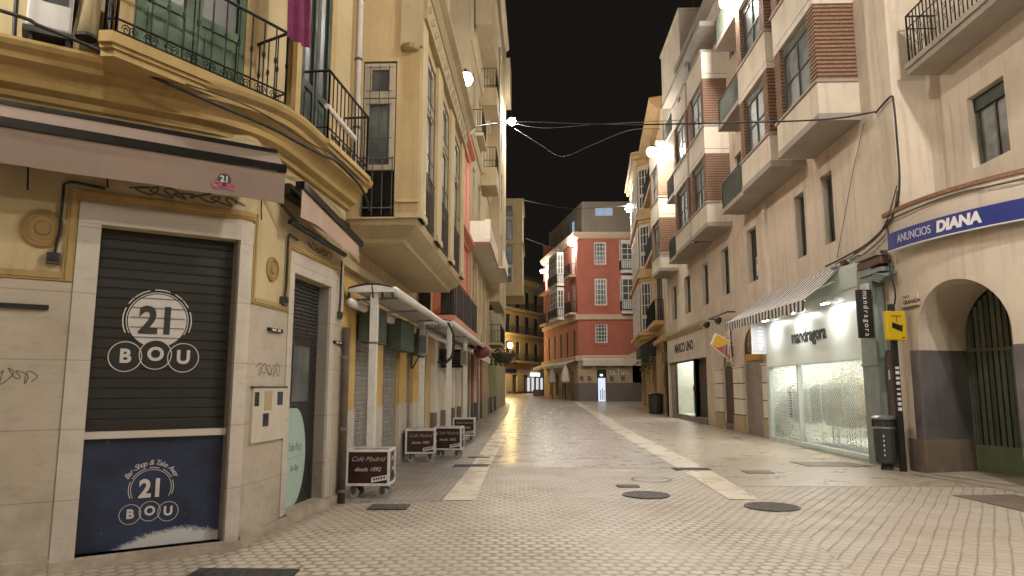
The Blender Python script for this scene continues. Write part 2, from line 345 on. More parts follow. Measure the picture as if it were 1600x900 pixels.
# ------------------------------------------------------------------ frames
class Frame:
    "local frame of a straight facade: u along it, v out of it, z up"
    def __init__(s, o, d, side=1):
        L = math.hypot(*d); s.o = o; s.d = (d[0]/L, d[1]/L); s.n = (s.d[1]*side, -s.d[0]*side); s.side = side
    def P(s, u, v, z): return Vector((s.o[0]+s.d[0]*u+s.n[0]*v, s.o[1]+s.d[1]*u+s.n[1]*v, z))
    def breaks(s, a, b): return [a, b]
    def tangent(s, u): return s.d, s.n
class PathFrame:
    def __init__(s, pts, side=1, u0=0.):
        s.p = pts; s.side = side; s.cum = [u0]
        ns = []
        for a, b in zip(pts, pts[1:]):
            L = math.hypot(b[0]-a[0], b[1]-a[1]); s.cum.append(s.cum[-1]+L)
            d = ((b[0]-a[0])/L, (b[1]-a[1])/L); ns.append((d[1]*side, -d[0]*side))
        s.sn = ns; s.m = [ns[0]]
        for a, b in zip(ns, ns[1:]):
            k = 1/(1+a[0]*b[0]+a[1]*b[1]); s.m.append(((a[0]+b[0])*k, (a[1]+b[1])*k))
        s.m.append(ns[-1])
    def seg(s, u):
        for i in range(len(s.p)-1):
            if u <= s.cum[i+1] or i == len(s.p)-2: return i, (u-s.cum[i])/(s.cum[i+1]-s.cum[i])
    def P(s, u, v, z):
        i, t = s.seg(u); a, b, m, q = s.p[i], s.p[i+1], s.m[i], s.m[i+1]
        if t < 0: q = m
        if t > 1: m = q
        return Vector(((a[0]+v*m[0])*(1-t)+(b[0]+v*q[0])*t, (a[1]+v*m[1])*(1-t)+(b[1]+v*q[1])*t, z))
    def breaks(s, a, b):
        return [a]+[c for c in s.cum if a+1e-4 < c < b-1e-4]+[b]
def arc(c, r, a0, a1, n): return [(c[0]+r*math.cos(a0+(a1-a0)*i/n), c[1]+r*math.sin(a0+(a1-a0)*i/n)) for i in range(n+1)]

# ------------------------------------------------------------------ mesh builder
class MB:
    def __init__(s): s.v = []; s.f = []; s.mi = []; s.cur = 0; s.smooth = False
    def add(s, vs, fs):
        o = len(s.v); s.v += [tuple(x) for x in vs]
        for f in fs: s.f.append(tuple(i+o for i in f)); s.mi.append(s.cur)
        return s
    def m(s, i): s.cur = i; return s
    def poly(s, *ps): return s.add(ps, [tuple(range(len(ps)))])
    def hexa(s, p): return s.add(p, [(0, 3, 2, 1), (4, 5, 6, 7), (0, 1, 5, 4), (1, 2, 6, 5), (2, 3, 7, 6), (3, 0, 4, 7)])
    def box(s, x0, x1, y0, y1, z0, z1):
        return s.hexa([(x0, y0, z0), (x1, y0, z0), (x1, y1, z0), (x0, y1, z0), (x0, y0, z1), (x1, y0, z1), (x1, y1, z1), (x0, y1, z1)])
    def fbox(s, fr, u0, u1, v0, v1, z0, z1):
        us = fr.breaks(u0, u1)
        if len(us) == 2:
            P = fr.P
            return s.hexa([P(u0, v0, z0), P(u1, v0, z0), P(u1, v1, z0), P(u0, v1, z0), P(u0, v0, z1), P(u1, v0, z1), P(u1, v1, z1), P(u0, v1, z1)])
        return s.sweep(fr, [(v0, z0), (v1, z0), (v1, z1), (v0, z1)], us)
    def sweep(s, fr, prof, us, closed=True):
        n = len(prof); vs = []; fs = []
        for u in us: vs += [fr.P(u, a, b) for a, b in prof]
        for i in range(len(us)-1):
            for j in range(n if closed else n-1):
                k = (j+1) % n
                fs.append((i*n+j, i*n+k, (i+1)*n+k, (i+1)*n+j))
        if closed:
            fs.append(tuple(range(n))[::-1]); fs.append(tuple((len(us)-1)*n+j for j in range(n)))
        return s.add(vs, fs)
    def tube(s, pts, r, n=6, cap=True):
        pts = [Vector(p) for p in pts]; vs = []; fs = []
        rr = r if isinstance(r, (list, tuple)) else [r]*len(pts)
        up = None
        for i, p in enumerate(pts):
            t = (pts[min(i+1, len(pts)-1)]-pts[max(i-1, 0)])
            t = t.normalized() if t.length > 1e-9 else Vector((0, 0, 1))
            if up is None: up = Vector((0, 0, 1)) if abs(t.z) < .9 else Vector((1, 0, 0))
            a = t.cross(up)
            if a.length < 1e-4: a = t.cross(Vector((1, .3, 0)))
            a.normalize(); b = a.cross(t); b.normalize(); up = b
            for k in range(n):
                an = 2*PI*k/n; vs.append(p+a*(rr[i]*math.cos(an))+b*(rr[i]*math.sin(an)))
        for i in range(len(pts)-1):
            for k in range(n):
                q = (k+1) % n; fs.append((i*n+k, i*n+q, (i+1)*n+q, (i+1)*n+k))
        if cap: fs.append(tuple(range(n))[::-1]); fs.append(tuple((len(pts)-1)*n+k for k in range(n)))
        return s.add(vs, fs)
    def lathe(s, c, prof, n=16, ax=None):
        "prof: (radius, height) along z or the given axis"
        c = Vector(c); az = Vector(ax or (0, 0, 1)).normalized()
        a = az.cross(Vector((1, 0, 0)) if abs(az.x) < .9 else Vector((0, 1, 0))).normalized(); b = az.cross(a)
        vs = []; fs = []
        for r, h in prof:
            for k in range(n): vs.append(c+az*h+a*(r*math.cos(2*PI*k/n))+b*(r*math.sin(2*PI*k/n)))
        for i in range(len(prof)-1):
            for k in range(n): q = (k+1) % n; fs.append((i*n+k, i*n+q, (i+1)*n+q, (i+1)*n+k))
        fs.append(tuple(range(n))[::-1]); fs.append(tuple((len(prof)-1)*n+k for k in range(n)))
        return s.add(vs, fs)
    def ball(s, c, r, n=10, sq=(1, 1, 1)):
        vs = [(c[0], c[1], c[2]-r*sq[2])]; fs = []; rings = max(4, n//2+1)
        for i in range(1, rings):
            t = PI*i/rings
            for k in range(n): vs.append((c[0]+r*sq[0]*math.sin(t)*math.cos(2*PI*k/n), c[1]+r*sq[1]*math.sin(t)*math.sin(2*PI*k/n), c[2]-r*sq[2]*math.cos(t)))
        vs.append((c[0], c[1], c[2]+r*sq[2])); top = len(vs)-1
        for k in range(n): fs.append((0, 1+(k+1) % n, 1+k)); fs.append((top, top-n+k, top-n+(k+1) % n))
        for i in range(rings-2):
            for k in range(n): q = (k+1) % n; a = 1+i*n; fs.append((a+k, a+q, a+n+q, a+n+k))
        return s.add(vs, fs)
    def disc(s, fr, u, z, v, r, n=40): return s.add([fr.P(u+r*math.cos(2*PI*k/n), v, z+r*math.sin(2*PI*k/n)) for k in range(n)], [tuple(range(n))])
    def ring(s, fr, u, z, v, r, w, a0=0., a1=360., n=48):
        vs = []; fs = []
        for k in range(n+1):
            a = R(a0+(a1-a0)*k/n)
            vs += [fr.P(u+r*math.cos(a), v, z+r*math.sin(a)), fr.P(u+(r-w)*math.cos(a), v, z+(r-w)*math.sin(a))]
        for k in range(n): fs.append((2*k, 2*k+2, 2*k+3, 2*k+1))
        return s.add(vs, fs)
    def stroke(s, fr, pts, v, w):
        "flat painted stroke on a facade through (u, z) points"
        for (a, b), (c, d) in zip(pts, pts[1:]):
            L = math.hypot(c-a, d-b)
            if L < 1e-6: continue
            nx, nz = -(d-b)/L*w/2, (c-a)/L*w/2
            s.poly(fr.P(a+nx, v, b+nz), fr.P(c+nx, v, d+nz), fr.P(c-nx, v, d-nz), fr.P(a-nx, v, b-nz))
        return s
    def wall(s, fr, u0, u1, z0, z1, ops=(), back=True):
        "wall sheet with openings (u0,u1,z0,z1,depth) and their reveals"
        us = set(fr.breaks(u0, u1)); zs = {z0, z1}
        for o in ops:
            us |= {max(u0, o[0]), min(u1, o[1])}; zs |= {max(z0, o[2]), min(z1, o[3])}
        us = sorted(us); zs = sorted(zs)
        for a, b in zip(us, us[1:]):
            if b-a < 1e-5: continue
            for c, d in zip(zs, zs[1:]):
                if d-c < 1e-5: continue
                mu, mz = (a+b)/2, (c+d)/2
                if any(o[0] < mu < o[1] and o[2] < mz < o[3] for o in ops): continue
                s.poly(fr.P(a, 0, c), fr.P(b, 0, c), fr.P(b, 0, d), fr.P(a, 0, d))
        for o in ops:
            a, b, c, d, dep = o[:5]; P = fr.P
            s.poly(P(a, 0, c), P(a, 0, d), P(a, -dep, d), P(a, -dep, c)); s.poly(P(b, 0, c), P(b, 0, d), P(b, -dep, d), P(b, -dep, c))
            s.poly(P(a, 0, d), P(b, 0, d), P(b, -dep, d), P(a, -dep, d))
            if c > z0+.001: s.poly(P(a, 0, c), P(b, 0, c), P(b, -dep, c), P(a, -dep, c))
        return s

OFF = {}
def obj(name, mb, mat, parent=None, smooth=False, fixn=True):
    me = bpy.data.meshes.new(name)
    off = OFF.get(parent.name, Vector()) if parent else Vector()
    me.from_pydata([(v[0]-off.x, v[1]-off.y, v[2]-off.z) for v in mb.v], [], mb.f)
    for m in (mat if isinstance(mat, (list, tuple)) else [mat]): me.materials.append(M[m])
    for p, i in zip(me.polygons, mb.mi): p.material_index = i; p.use_smooth = smooth
    if fixn:
        bm = bmesh.new(); bm.from_mesh(me); bmesh.ops.recalc_face_normals(bm, faces=bm.faces); bm.to_mesh(me); bm.free()
    me.update()
    o = bpy.data.objects.new(name, me); COL.objects.link(o)
    if parent: o.parent = parent; OFF[o.name] = off
    return o
def bevel(o, w=.01, seg=2):
    b = o.modifiers.new('bevel', 'BEVEL'); b.width = w; b.segments = seg; b.limit_method = 'ANGLE'; return o
def tag(o, label, cat, group=None, kind=None):
    if label: o['label'] = label
    if cat: o['category'] = cat
    if group: o['group'] = group
    if kind: o['kind'] = kind
    return o
def thing(name, label, cat, loc, group=None):
    o = bpy.data.objects.new(name, None); COL.objects.link(o); o.empty_display_size = .2
    o.location = loc; OFF[o.name] = Vector(loc)
    return tag(o, label, cat, group)
def struct(name, mb, mat, **kw):
    o = obj(name, mb, mat, **kw); o['kind'] = 'structure'; return o
def dup(root, loc, rotz=0., label=None):
    r = root.copy(); COL.objects.link(r); r.location = loc; r.rotation_euler = (0, 0, rotz)
    if label: r['label'] = label
    for ch in list(root.children):
        c = ch.copy(); COL.objects.link(c); c.parent = r
        for g in list(ch.children):
            d = g.copy(); COL.objects.link(d); d.parent = c
    return r
def text(fr, u, z, v, body, size, mat, parent, name='lettering', shear=0., bold=0., spacing=1., align='CENTER', stack=False, sx=1., ext=.003, rot=0., curve=None):
    cu = bpy.data.curves.new('t', 'FONT'); cu.body = body; cu.size = size; cu.shear = shear; cu.offset = bold
    cu.space_character = spacing; cu.align_x = align; cu.align_y = 'CENTER'; cu.extrude = ext; cu.resolution_u = 4
    t = bpy.data.objects.new('t', cu); COL.objects.link(t); bpy.context.view_layer.update()
    me = bpy.data.meshes.new_from_object(t.evaluated_get(bpy.context.evaluated_depsgraph_get()))
    bpy.data.objects.remove(t); bpy.data.curves.remove(cu)
    sgn = fr.side; off = OFF.get(parent.name, Vector()) if parent else Vector()
    cr, sr = math.cos(rot), math.sin(rot)
    for vt in me.vertices:
        x, y, e = vt.co.x*sx, vt.co.y, vt.co.z
        x, y = x*cr-y*sr, x*sr+y*cr
        vt.co = fr.P(u+sgn*x, v+e, z+y)-off
    me.materials.clear(); me.materials.append(M[mat])
    o = bpy.data.objects.new(name, me); COL.objects.link(o)
    if parent: o.parent = parent; OFF[o.name] = off
    return o

# ------------------------------------------------------------------ common parts
def window(fr, par, u0, u1, z0, z1, dep, fmat='wood_frame', pmat='pane', cols=2, rows=3, fw=.06, mw=.03, name='window'):
    a = MB(); v0, v1 = -dep, -dep+.05
    for (p, q, r, s) in ((u0, u0+fw, z0, z1), (u1-fw, u1, z0, z1), (u0+fw, u1-fw, z0, z0+fw), (u0+fw, u1-fw, z1-fw, z1)): a.fbox(fr, p, q, v0, v1, r, s)
    for i in range(1, cols):
        c = u0+(u1-u0)*i/cols; w = mw*(1.6 if cols == 2 else 1); a.fbox(fr, c-w/2, c+w/2, v0+.01, v1-.004, z0+fw, z1-fw)
    for i in range(1, rows):
        c = z0+(z1-z0)*i/rows; a.fbox(fr, u0+fw, u1-fw, v0+.012, v1-.007, c-mw/2, c+mw/2)
    o = obj(name, a, fmat, par)
    obj('pane', MB().poly(fr.P(u0, v0+.015, z0), fr.P(u1, v0+.015, z0), fr.P(u1, v0+.015, z1), fr.P(u0, v0+.015, z1)), pmat, o)
    return o
def shutter(fr, par, u0, u1, z0, z1, v, mat='grey_shutter', pitch=.085, amp=.012, name='roller_shutter'):
    pr = []; z = z0
    while z < z1-.001:
        t = min(z+pitch, z1); pr += [(v, z), (v+amp, z+.012), (v+amp, t-.012), (v, t)]; z = t
    a = MB(); vs = []; n = len(pr)
    for u in (u0, u1): vs += [fr.P(u, x, y) for x, y in pr]
    a.add(vs, [(i, i+1, n+i+1, n+i) for i in range(n-1)])
    a.fbox(fr, u0, u1, v-.03, v+amp+.008, z0-.001, z0+.07)
    return obj(name, a, mat, par)
def rail(fr, par, segs, z0, z1, mat='iron', pitch=.12, r=.008, name='railing', mid=None, knob=False):
    "iron railing along a list of (u,v) corner points"
    a = MB()
    pts = [fr.P(u, v, 0) for u, v in segs]
    for z, rr in ((z0+.03, .014), (z1, .018)) + (((mid, .012),) if mid else ()):
        for p, q in zip(pts, pts[1:]): a.tube([p+Vector((0, 0, z)), q+Vector((0, 0, z))], rr, 5)
    for p, q in zip(pts, pts[1:]):
        n = max(1, int((q-p).length/pitch))
        for i in range(n+1):
            c = p.lerp(q, i/n); a.tube([c+Vector((0, 0, z0)), c+Vector((0, 0, z1))], r*1.6 if i in (0, n) else r, 5)
            if knob: a.ball((c.x, c.y, z0+(z1-z0)*.55), r*2.4, 6, (1, 1, 2))
    return obj(name, a, mat, par)
def cable(pts, r, name, label, mat='cable', cat='cable', n=5):
    ps = [Vector(p) for p in pts]; out = []
    for i in range(len(ps)-1):           # smooth it
        p0, p1, p2, p3 = ps[max(i-1, 0)], ps[i], ps[i+1], ps[min(i+2, len(ps)-1)]
        for k in range(6):
            t = k/6; out.append(.5*((2*p1)+(p2-p0)*t+(2*p0-5*p1+4*p2-p3)*t*t+(3*p1-p0-3*p2+p3)*t*t*t))
    out.append(ps[-1])
    o = obj(name, MB().tube(out, r, n), mat, None, smooth=True, fixn=False); tag(o, label, cat); return o
def body(par, fr, u0, u1, z0, z1, depth, mat, name='rear_wall'):
    "side walls, back and roof closing a facade into a solid building"
    a = MB(); P = fr.P
    c = [(u0, -.6), (u0, -depth), (u1, -depth), (u1, -.6)]
    f = [P(u0, 0, z0)]+[P(u, v, z0) for u, v in c]+[P(u1, 0, z0)]
    t = [Vector((p.x, p.y, z1)) for p in f]
    for i in range(5): a.poly(f[i], f[i+1], t[i+1], t[i])
    us = fr.breaks(u0, u1)
    a.poly(*([P(u, 0, z1) for u in us]+[t[4], t[3], t[2], t[1]]))
    return obj(name, a, mat, par)
exec_parts = []

# ================================================================== THE GROUND
def gz(y): return 0 if y < 66 else (min(y, 135)-66)*.020
def sheet(name, pts, dz, mat):
    "flat ground sheet through a ring of (x, y) points, cut at the start of the far slope"
    def clip(ps, keep):
        out = []
        for (a, b), (c, d) in zip(ps, ps[1:]+ps[:1]):
            ka, kb = keep(b), keep(d)
            if ka >= 0: out.append((a, b))
            if ka*kb < 0: t = ka/(ka-kb); out.append((a+(c-a)*t, b+(d-b)*t))
        return out
    m = MB()
    for lo, hi in ((-300, 66), (66, 135), (135, 900)):
        q = clip(pts, lambda y: y-lo); q = clip(q, lambda y: hi-y) if len(q) > 2 else q
        if len(q) > 2: m.poly(*[(x, y, gz(y)+dz) for x, y in q])
    return struct(name, m, mat)
sheet('ground', [(-300, -60), (300, -60), (300, 800), (-300, 800)], 0, 'setts')
sheet('square_paving', [(3.35, 11.75), (5.5, 11.85), (9.8, 11.95), (16, 11.9), (16, -8), (1.6, -8), (2.4, 4), (3.0, 8.6)], .004, 'setts_right')
sheet('roadway', [(-.98, 14.62), (2.78, 14.42), (2.78, 25), (3.4, 50), (4.1, 78), (3.4, 86), (-.8, 140), (-6, 140), (-4.2, 90), (-1.95, 66), (-1.4, 45), (-1.05, 23)], .004, 'road')
sheet('right_pavement', [(3.32, 11.95), (7.6, 12.05), (7.9, 34), (12, 74.5), (4.3, 74.2), (4.0, 50), (3.42, 25)], .004, 'pave')
sheet('left_pavement', [(-3.3, 10.0), (-1.36, 10.2), (-1.36, 14), (-1.5, 23), (-1.85, 45), (-2.5, 66), (-4, 66)], .004, 'pave_left')
sheet('left_stone_strip', [(-1.36, 10.3), (-.9, 10.35), (-.98, 14.6), (-1.05, 23), (-1.4, 45), (-1.95, 66), (-4.2, 90), (-4.9, 90), (-2.5, 66), (-1.85, 45), (-1.5, 23), (-1.36, 14)], .008, 'strip')
sheet('right_stone_strip', [(2.74, 10.55), (3.15, 10.5), (3.34, 14), (3.42, 25), (4.0, 50), (4.3, 72), (3.7, 72), (3.4, 50), (2.78, 25), (2.78, 14)], .008, 'strip')
sheet('doorstep_paving', [(6.9, 13.7), (8.6, 14.3), (9.3, 11.6), (7.4, 11.2)], .012, 'pave')

def cover(name, label, cx, cy, r, cat='manhole cover', mat='manhole'):
    m = MB().lathe((cx, cy, .006), [(r, 0), (r, .012), (r-.03, .012), (r-.035, .006)], 32)
    o = obj(name, m, mat); tag(o, label, cat)
    d = MB()
    for i in range(-5, 6):
        for j in range(-5, 6):
            x, y = i*r/6, j*r/6
            if math.hypot(x, y) < r*.85: d.box(cx+x-.018, cx+x+.018, cy+y-.018, cy+y+.018, .011, .016)
    OFF[o.name] = Vector(); obj('tread', d, mat, o); return o
cover('manhole_cover', 'round iron manhole cover left of the light stone strip end', 1.61, 10.9, .35)
cover('manhole_cover', 'round iron manhole cover at the near end of the right stone strip', 3.14, 9.9, .36)
FGD = Frame((1.97, 12.7), (1, 0))
q = MB(); [q.poly(*[(1.97+r*math.cos(2*PI*k/40), 12.7+r*math.sin(2*PI*k/40), .012) for r, k in ((.35, i), (.35, i+1), (.32, i+1), (.32, i))]) for i in range(40)]
o = obj('manhole_ring', q, 'manhole'); tag(o, 'paved-in manhole ring with thin dark iron rim among the cobbles', 'manhole cover')
def lid(name, label, pts, mat='manhole', cat='cover', slots=0):
    m = MB(); z0, z1 = .004, .016
    m.hexa([(x, y, z0) for x, y in pts]+[(x, y, z1) for x, y in pts])
    o = obj(name, m, mat); tag(o, label, cat); OFF[o.name] = Vector()
    if slots:
        g = MB(); (ax, ay), (bx, by), (cx, cy), (dx, dy) = pts
        for i in range(slots):
            for t0, t1 in (((i+.2)/slots, (i+.75)/slots),):
                def L(t, k): return (ax+(bx-ax)*t+(dx-ax)*k+((cx-dx)-(bx-ax))*t*k, ay+(by-ay)*t+(dy-ay)*k+((cy-dy)-(by-ay))*t*k, .0175)
                g.poly(L(t0, .1), L(t1, .1), L(t1, .9), L(t0, .9))
        obj('slots', g, 'rubber', o)
    return o
lid('utility_cover', 'small square iron cover in front of the first cart', [(-2.26, 9.5), (-1.74, 9.5), (-1.74, 9.9), (-2.26, 9.9)])
lid('utility_cover', 'small square iron cover between the two round manholes and the paved ring', [(1.28, 11.72), (1.64, 11.72), (1.64, 12.0), (1.28, 12.0)])
lid('utility_cover', 'square stone cover in the right pavement near the strip', [(3.9, 13.65), (4.42, 13.65), (4.45, 14.1), (3.92, 14.1)], 'dado_brown')
lid('utility_cover', 'wide darker paving patch in front of the lit shop', [(5.5, 14.9), (6.75, 14.9), (6.6, 15.7), (5.4, 15.7)], 'dado_brown', 'paving patch')
lid('utility_cover', 'dark asphalt patch in front of the arched gate', [(6.15, 11.0), (7.1, 11.1), (7.1, 9.2), (6.3, 9.4)], 'dado_brown', 'paving patch')
lid('drain_grate', 'dark slotted drain across the left stone strip', [(-1.72, 14.55), (-1.02, 14.6), (-1.0, 15.0), (-1.72, 14.95)], 'grate', 'drain', 10)
lid('drain_grate', 'dark slotted drain across the right stone strip', [(2.66, 14.1), (3.36, 14.1), (3.38, 14.5), (2.66, 14.5)], 'grate', 'drain', 10)
lid('drain_grate', 'narrow drain slot in the left strip beyond the carts', [(-1.6, 16.4), (-1.1, 16.4), (-1.1, 16.6), (-1.6, 16.6)], 'grate', 'drain', 7)
lid('drain_grate', 'dark square drain near the foot of the corner building', [(-2.98, 6.1), (-2.08, 6.1), (-2.1, 6.42), (-3.0, 6.42)], 'grate', 'drain', 8)

# ================================================================== CORNER BUILDING (left, nearest)
dA = (.8115, .5843); oA = (-4.12, 6.38); dB = (.0704, .9975); oB = (-2.95, 8.4); I = Vector((-3.037, 7.16))
FA = Frame(oA, dA); FB = Frame(oB, dB)
def fillet(r, n, s0, t1):
    "path along wall A, rounded at the corner, then along wall B"
    phi = math.atan2(dB[1], dB[0])-math.atan2(dA[1], dA[0]); T = r*math.tan(phi/2)
    a = I-Vector(dA)*T; nA = Vector((-dA[1], dA[0])); c = a+nA*r
    st = math.atan2(-nA.y, -nA.x)
    pts = [tuple(Vector(oA)+Vector(dA)*s0)]+arc(c, r, st, st+phi, n)+[tuple(Vector(oB)+Vector(dB)*t1)]
    return PathFrame(pts, 1, s0), T, r*phi
FG, T_, A_ = fillet(.25, 5, -6., 1.70)
UB = 1.334-T_+A_+(1.2437-T_)          # u where t = 0 on the B wall
FC, T2, A2 = fillet(1.2, 9, -6., 1.74)
UBC = 1.334-T2+A2+(1.2437-T2)
Q = Vector((-3.877, 6.555))
FQ = Frame((Q.x, Q.y), (.484, .875))
FUP = PathFrame([tuple(Vector(oA)+Vector(dA)*-6), (Q.x, Q.y), (-2.964, 8.206), tuple(Vector(oB)+Vector(dB)*1.70)], 1, -6.)
bou = thing('corner_building', 'ochre corner building with shuttered kiosk bar and stone-clad base', 'building', (-4.2, 8, 0))
U1 = UB+1.70
dL, dR_ = UB-.08, UB+1.14
ops = [(0, 1.25, .10, 3.12, .14), (dL, dR_, .14, 2.97, .15)]
obj('wall', MB().wall(FG, -6, U1, 0, 4.45, ops), 'yellow_pale', bou)
up = MB().wall(FUP, -6, FUP.cum[-1], 4.45, 13, [(-1.6, -1.05, 5.0, 7.3, .15)])
obj('upper_wall', up, 'yellow_pale', bou)
body(bou, Frame((-9.3, 3.2), (.0, 1)), 0, 7, 0, 13, 3, 'yellow')
# stone cladding, proud of the plaster
def clad(u0, u1, z0, z1, v=.018):
    cl = MB()
    n = max(1, round((u1-u0)/.95))
    for i in range(n): cl.fbox(FG, u0+(u1-u0)*i/n, u0+(u1-u0)*(i+1)/n-.004, .001, v, z0, z1)
    obj('stone_cladding', cl, 'stone', bou)
clad(-6, -.19, .12, 2.55); clad(1.40, UB-.22, .12, 2.47); clad(UB+1.32, U1-.02, .12, 3.2)

fr = MB()
fr.fbox(FG, -.19, -.002, .001, .03, .0, 3.12); fr.fbox(FG, -.19, 1.40, .001, .032, 3.122, 3.32); fr.fbox(FG, 1.252, 1.398, .001, .03, .0, 3.12)
obj('portal_frame', fr, 'stone_light', bou)
fr = MB()
fr.fbox(FG, UB-.22, dL-.002, .001, .03, .14, 2.97); fr.fbox(FG, UB-.22, UB+1.32, .001, .032, 2.972, 3.22); fr.fbox(FG, dR_+.002, UB+1.32, .001, .03, .14, 2.97)
obj('door_frame', fr, 'stone_light', bou)
pl = MB(); pl.fbox(FG, -6, -.19, .001, .045, 0, .12); pl.fbox(FG, -.19, 1.40, .001, .06, 0, .085); pl.fbox(FG, 1.4, U1, .001, .05, 0, .12)
obj('plinth', pl, 'stone', bou)
obj('door_sill', MB().fbox(FG, dL, dR_, -.145, .055, .122, .146), 'stone', bou)
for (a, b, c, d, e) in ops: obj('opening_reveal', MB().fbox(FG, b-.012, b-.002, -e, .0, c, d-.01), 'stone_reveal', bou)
# moulded panels and roundels
md = MB()
for (a, b, c, d) in ((-.28, -.20, 2.56, 3.44), (-6, -.28, 2.56, 2.64), (-.20, 1.42, 3.36, 3.44), (1.42, 1.50, 2.48, 3.44), (1.50, UB-.30, 2.48, 2.55), (UB-.30, UB-.23, 2.48, 3.32), (UB-.23, UB+1.55, 3.25, 3.32)):
    md.fbox(FG, a, b, .002, .022, c, d); 
    if b-a > d-c: md.fbox(FG, a, b, .022, .034, c+.022, d-.022)
    else: md.fbox(FG, a+.022, b-.022, .022, .034, c, d)
obj('panel_moulding', md, 'ochre', bou)
for u, z, r in ((-.46, 3.03, .175), (UB-.66, 2.92, .14)):
    p = FG.P(u, .0, z); nn = FG.P(u, 1, z)-p
    obj('roundel', MB().lathe(p, [(r, 0), (r, .02), (r*.9, .028), (r*.84, .016), (r*.72, .026), (r*.62, .014), (r*.40, .014), (r*.32, .03), (r*.14, .034)], 28, nn), 'ochre_dark', bou, smooth=False)
# cornice under the first floor
cp = [(-.6, 4.19), (.0, 4.19), (.05, 4.205), (.06, 4.26), (.14, 4.30), (.15, 4.36), (.20, 4.43), (.30, 4.47), (.31, 4.52), (.37, 4.56), (.39, 4.60), (.39, 4.63), (-.6, 4.66)]
obj('cornice', MB().sweep(FC, cp, FC.breaks(-6, FC.cum[-1])), 'ochre', bou)
# the shuttered kiosk
sh = shutter(FG, bou, 0, 1.25, 1.20, 3.12, -.14, 'shutter_black', .096, .008)
obj('shutter_rail', MB().fbox(FG, -.0, 1.25, -.139, -.06, 1.125, 1.19), 'stone_light', bou)
pb = obj('lower_panel', MB().fbox(FG, 0, 1.25, -.18, -.13, .085, 1.124), 'panel_splash', bou)
obj('sill', MB().fbox(FG, 0, 1.25, -.13, .03, .04, .10), 'stone', bou)
def bou_logo(par, u, z, k, v, solid):
    w = MB(); d = MB()
    if solid:
        w.disc(FG, u, z, v, .245*k); 
    w.ring(FG, u, z, v, .262*k, .008*k, -28, 208); 
    for a, b in ((-20, 20), (28, 62), (72, 98), (106, 150), (158, 205)): w.ring(FG, u, z, v, .29*k, .010*k, a, b, 14)
    cs = ((-.245, -.335), (0, -.312), (.235, -.335))
    for i, (x, y) in enumerate(cs):
        vv = v+.0015+(.001 if i == 1 else 0)
        d.disc(FG, u+x*k, z+y*k, vv, .135*k, 32); w.ring(FG, u+x*k, z+y*k, vv+.0012, .137*k, .008*k)
    o = obj('logo_disc', w, 'logo_white', par, fixn=False); obj('logo_circle', d, 'shutter_black' if solid else 'panel_blue', par, fixn=False)
    text(FG, u, z-.01*k, v+.003, '21', .34*k, 'logo_dark' if solid else 'logo_white', par, bold=.012*k, sx=.92)
    for (x, y), ch in zip(cs, 'BOU'): text(FG, u+x*k, z+y*k, v+.005, ch, .17*k, 'logo_white', par, bold=.006*k)
    if solid:
        g = MB()
        for i in range(5): zz = 1.20+.096*(8.4+i); zz = z-.17+i*.096; g.fbox(FG, u-.24, u+.24, v+.008, v+.0085, zz, zz+.006)
        obj('logo_gap', g, 'shutter_black', par)
bou_logo(sh, .555, 2.25, 1.07, -.124, True)
bou_logo(pb, .60, .64, .68, -.127, False)
for i, ch in enumerate('Bar-Shop & Take Away'):
    a = R(150-120*i/19); text(FG, .60+.245*math.cos(a), .635+.245*math.sin(a), -.127, ch, .068, 'logo_white', pb, shear=.3, rot=a-PI/2)
# door with slatted head and vinyl
dr = MB().fbox(FG, dL, dR_, -.19, -.14, .14, 2.97)
dro = obj('door', dr, 'door_black', bou)
sl = MB()
for i in range(15): z = 2.24+i*.048; sl.fbox(FG, dL+.05, dR_-.05, -.14, -.122, z, z+.028)
obj('slats', sl, 'rubber', dro)
obj('pane', MB().fbox(FG, dL+.42, dR_-.28, -.139, -.135, 1.42, 2.12), 'pane_grey', dro)
vy = MB(); cx, cz, rr = UB+.48, .74, .60
pts = [(cx+rr*.62*math.cos(R(a)), cz+rr*math.sin(R(a))) for a in range(-90, 91, 6)]
vy.poly(*[FG.P(a, -.136, b) for a, b in [(dL+.02, cz-rr)]+pts+[(dL+.02, cz+rr)]])
vo = obj('vinyl_panel', vy, 'mint', dro)
text(FG, UB+.52, .86, -.134, 'Take Away', .15, 'grey_cloth', dro, shear=.3, sx=.6); text(FG, UB+.52, .60, -.134, 'Bar Shop', .11, 'grey_cloth', dro, shear=.3, sx=.6)
vx = MB(); vx.stroke(FG, [(dL+.1, .72), (UB+.78, .74)], -.1345, .008); obj('vinyl_line', vx, 'grey_cloth', dro, fixn=False)
# meter box
mb = thing('meter_box', 'cream wall meter box with stickers beside the kiosk door', 'meter box', FG.P(1.92, .03, 1.02))
mz = 1.02
bx = MB().fbox(FG, 1.52, 2.34, .019, .05, mz, mz+.57); obj('lid', bx, 'meter', mb)
e = MB(); e.fbox(FG, 1.50, 2.36, .019, .056, mz+.57, mz+.59); obj('rim', e, 'rust', mb)
e = MB(); e.fbox(FG, 1.55, 1.65, .05, .053, mz+.38, mz+.53).m(1).fbox(FG, 1.78, 1.96, .05, .053, mz+.33, mz+.54).m(2).fbox(FG, 2.10, 2.24, .05, .053, mz+.38, mz+.53).fbox(FG, 1.76, 1.90, .05, .053, mz+.16, mz+.30).m(0).fbox(FG, 1.79, 1.86, .053, .055, mz+.18, mz+.28)
obj('sticker', e, ['black_sign', 'tan_stone', 'panel_blue'], mb)
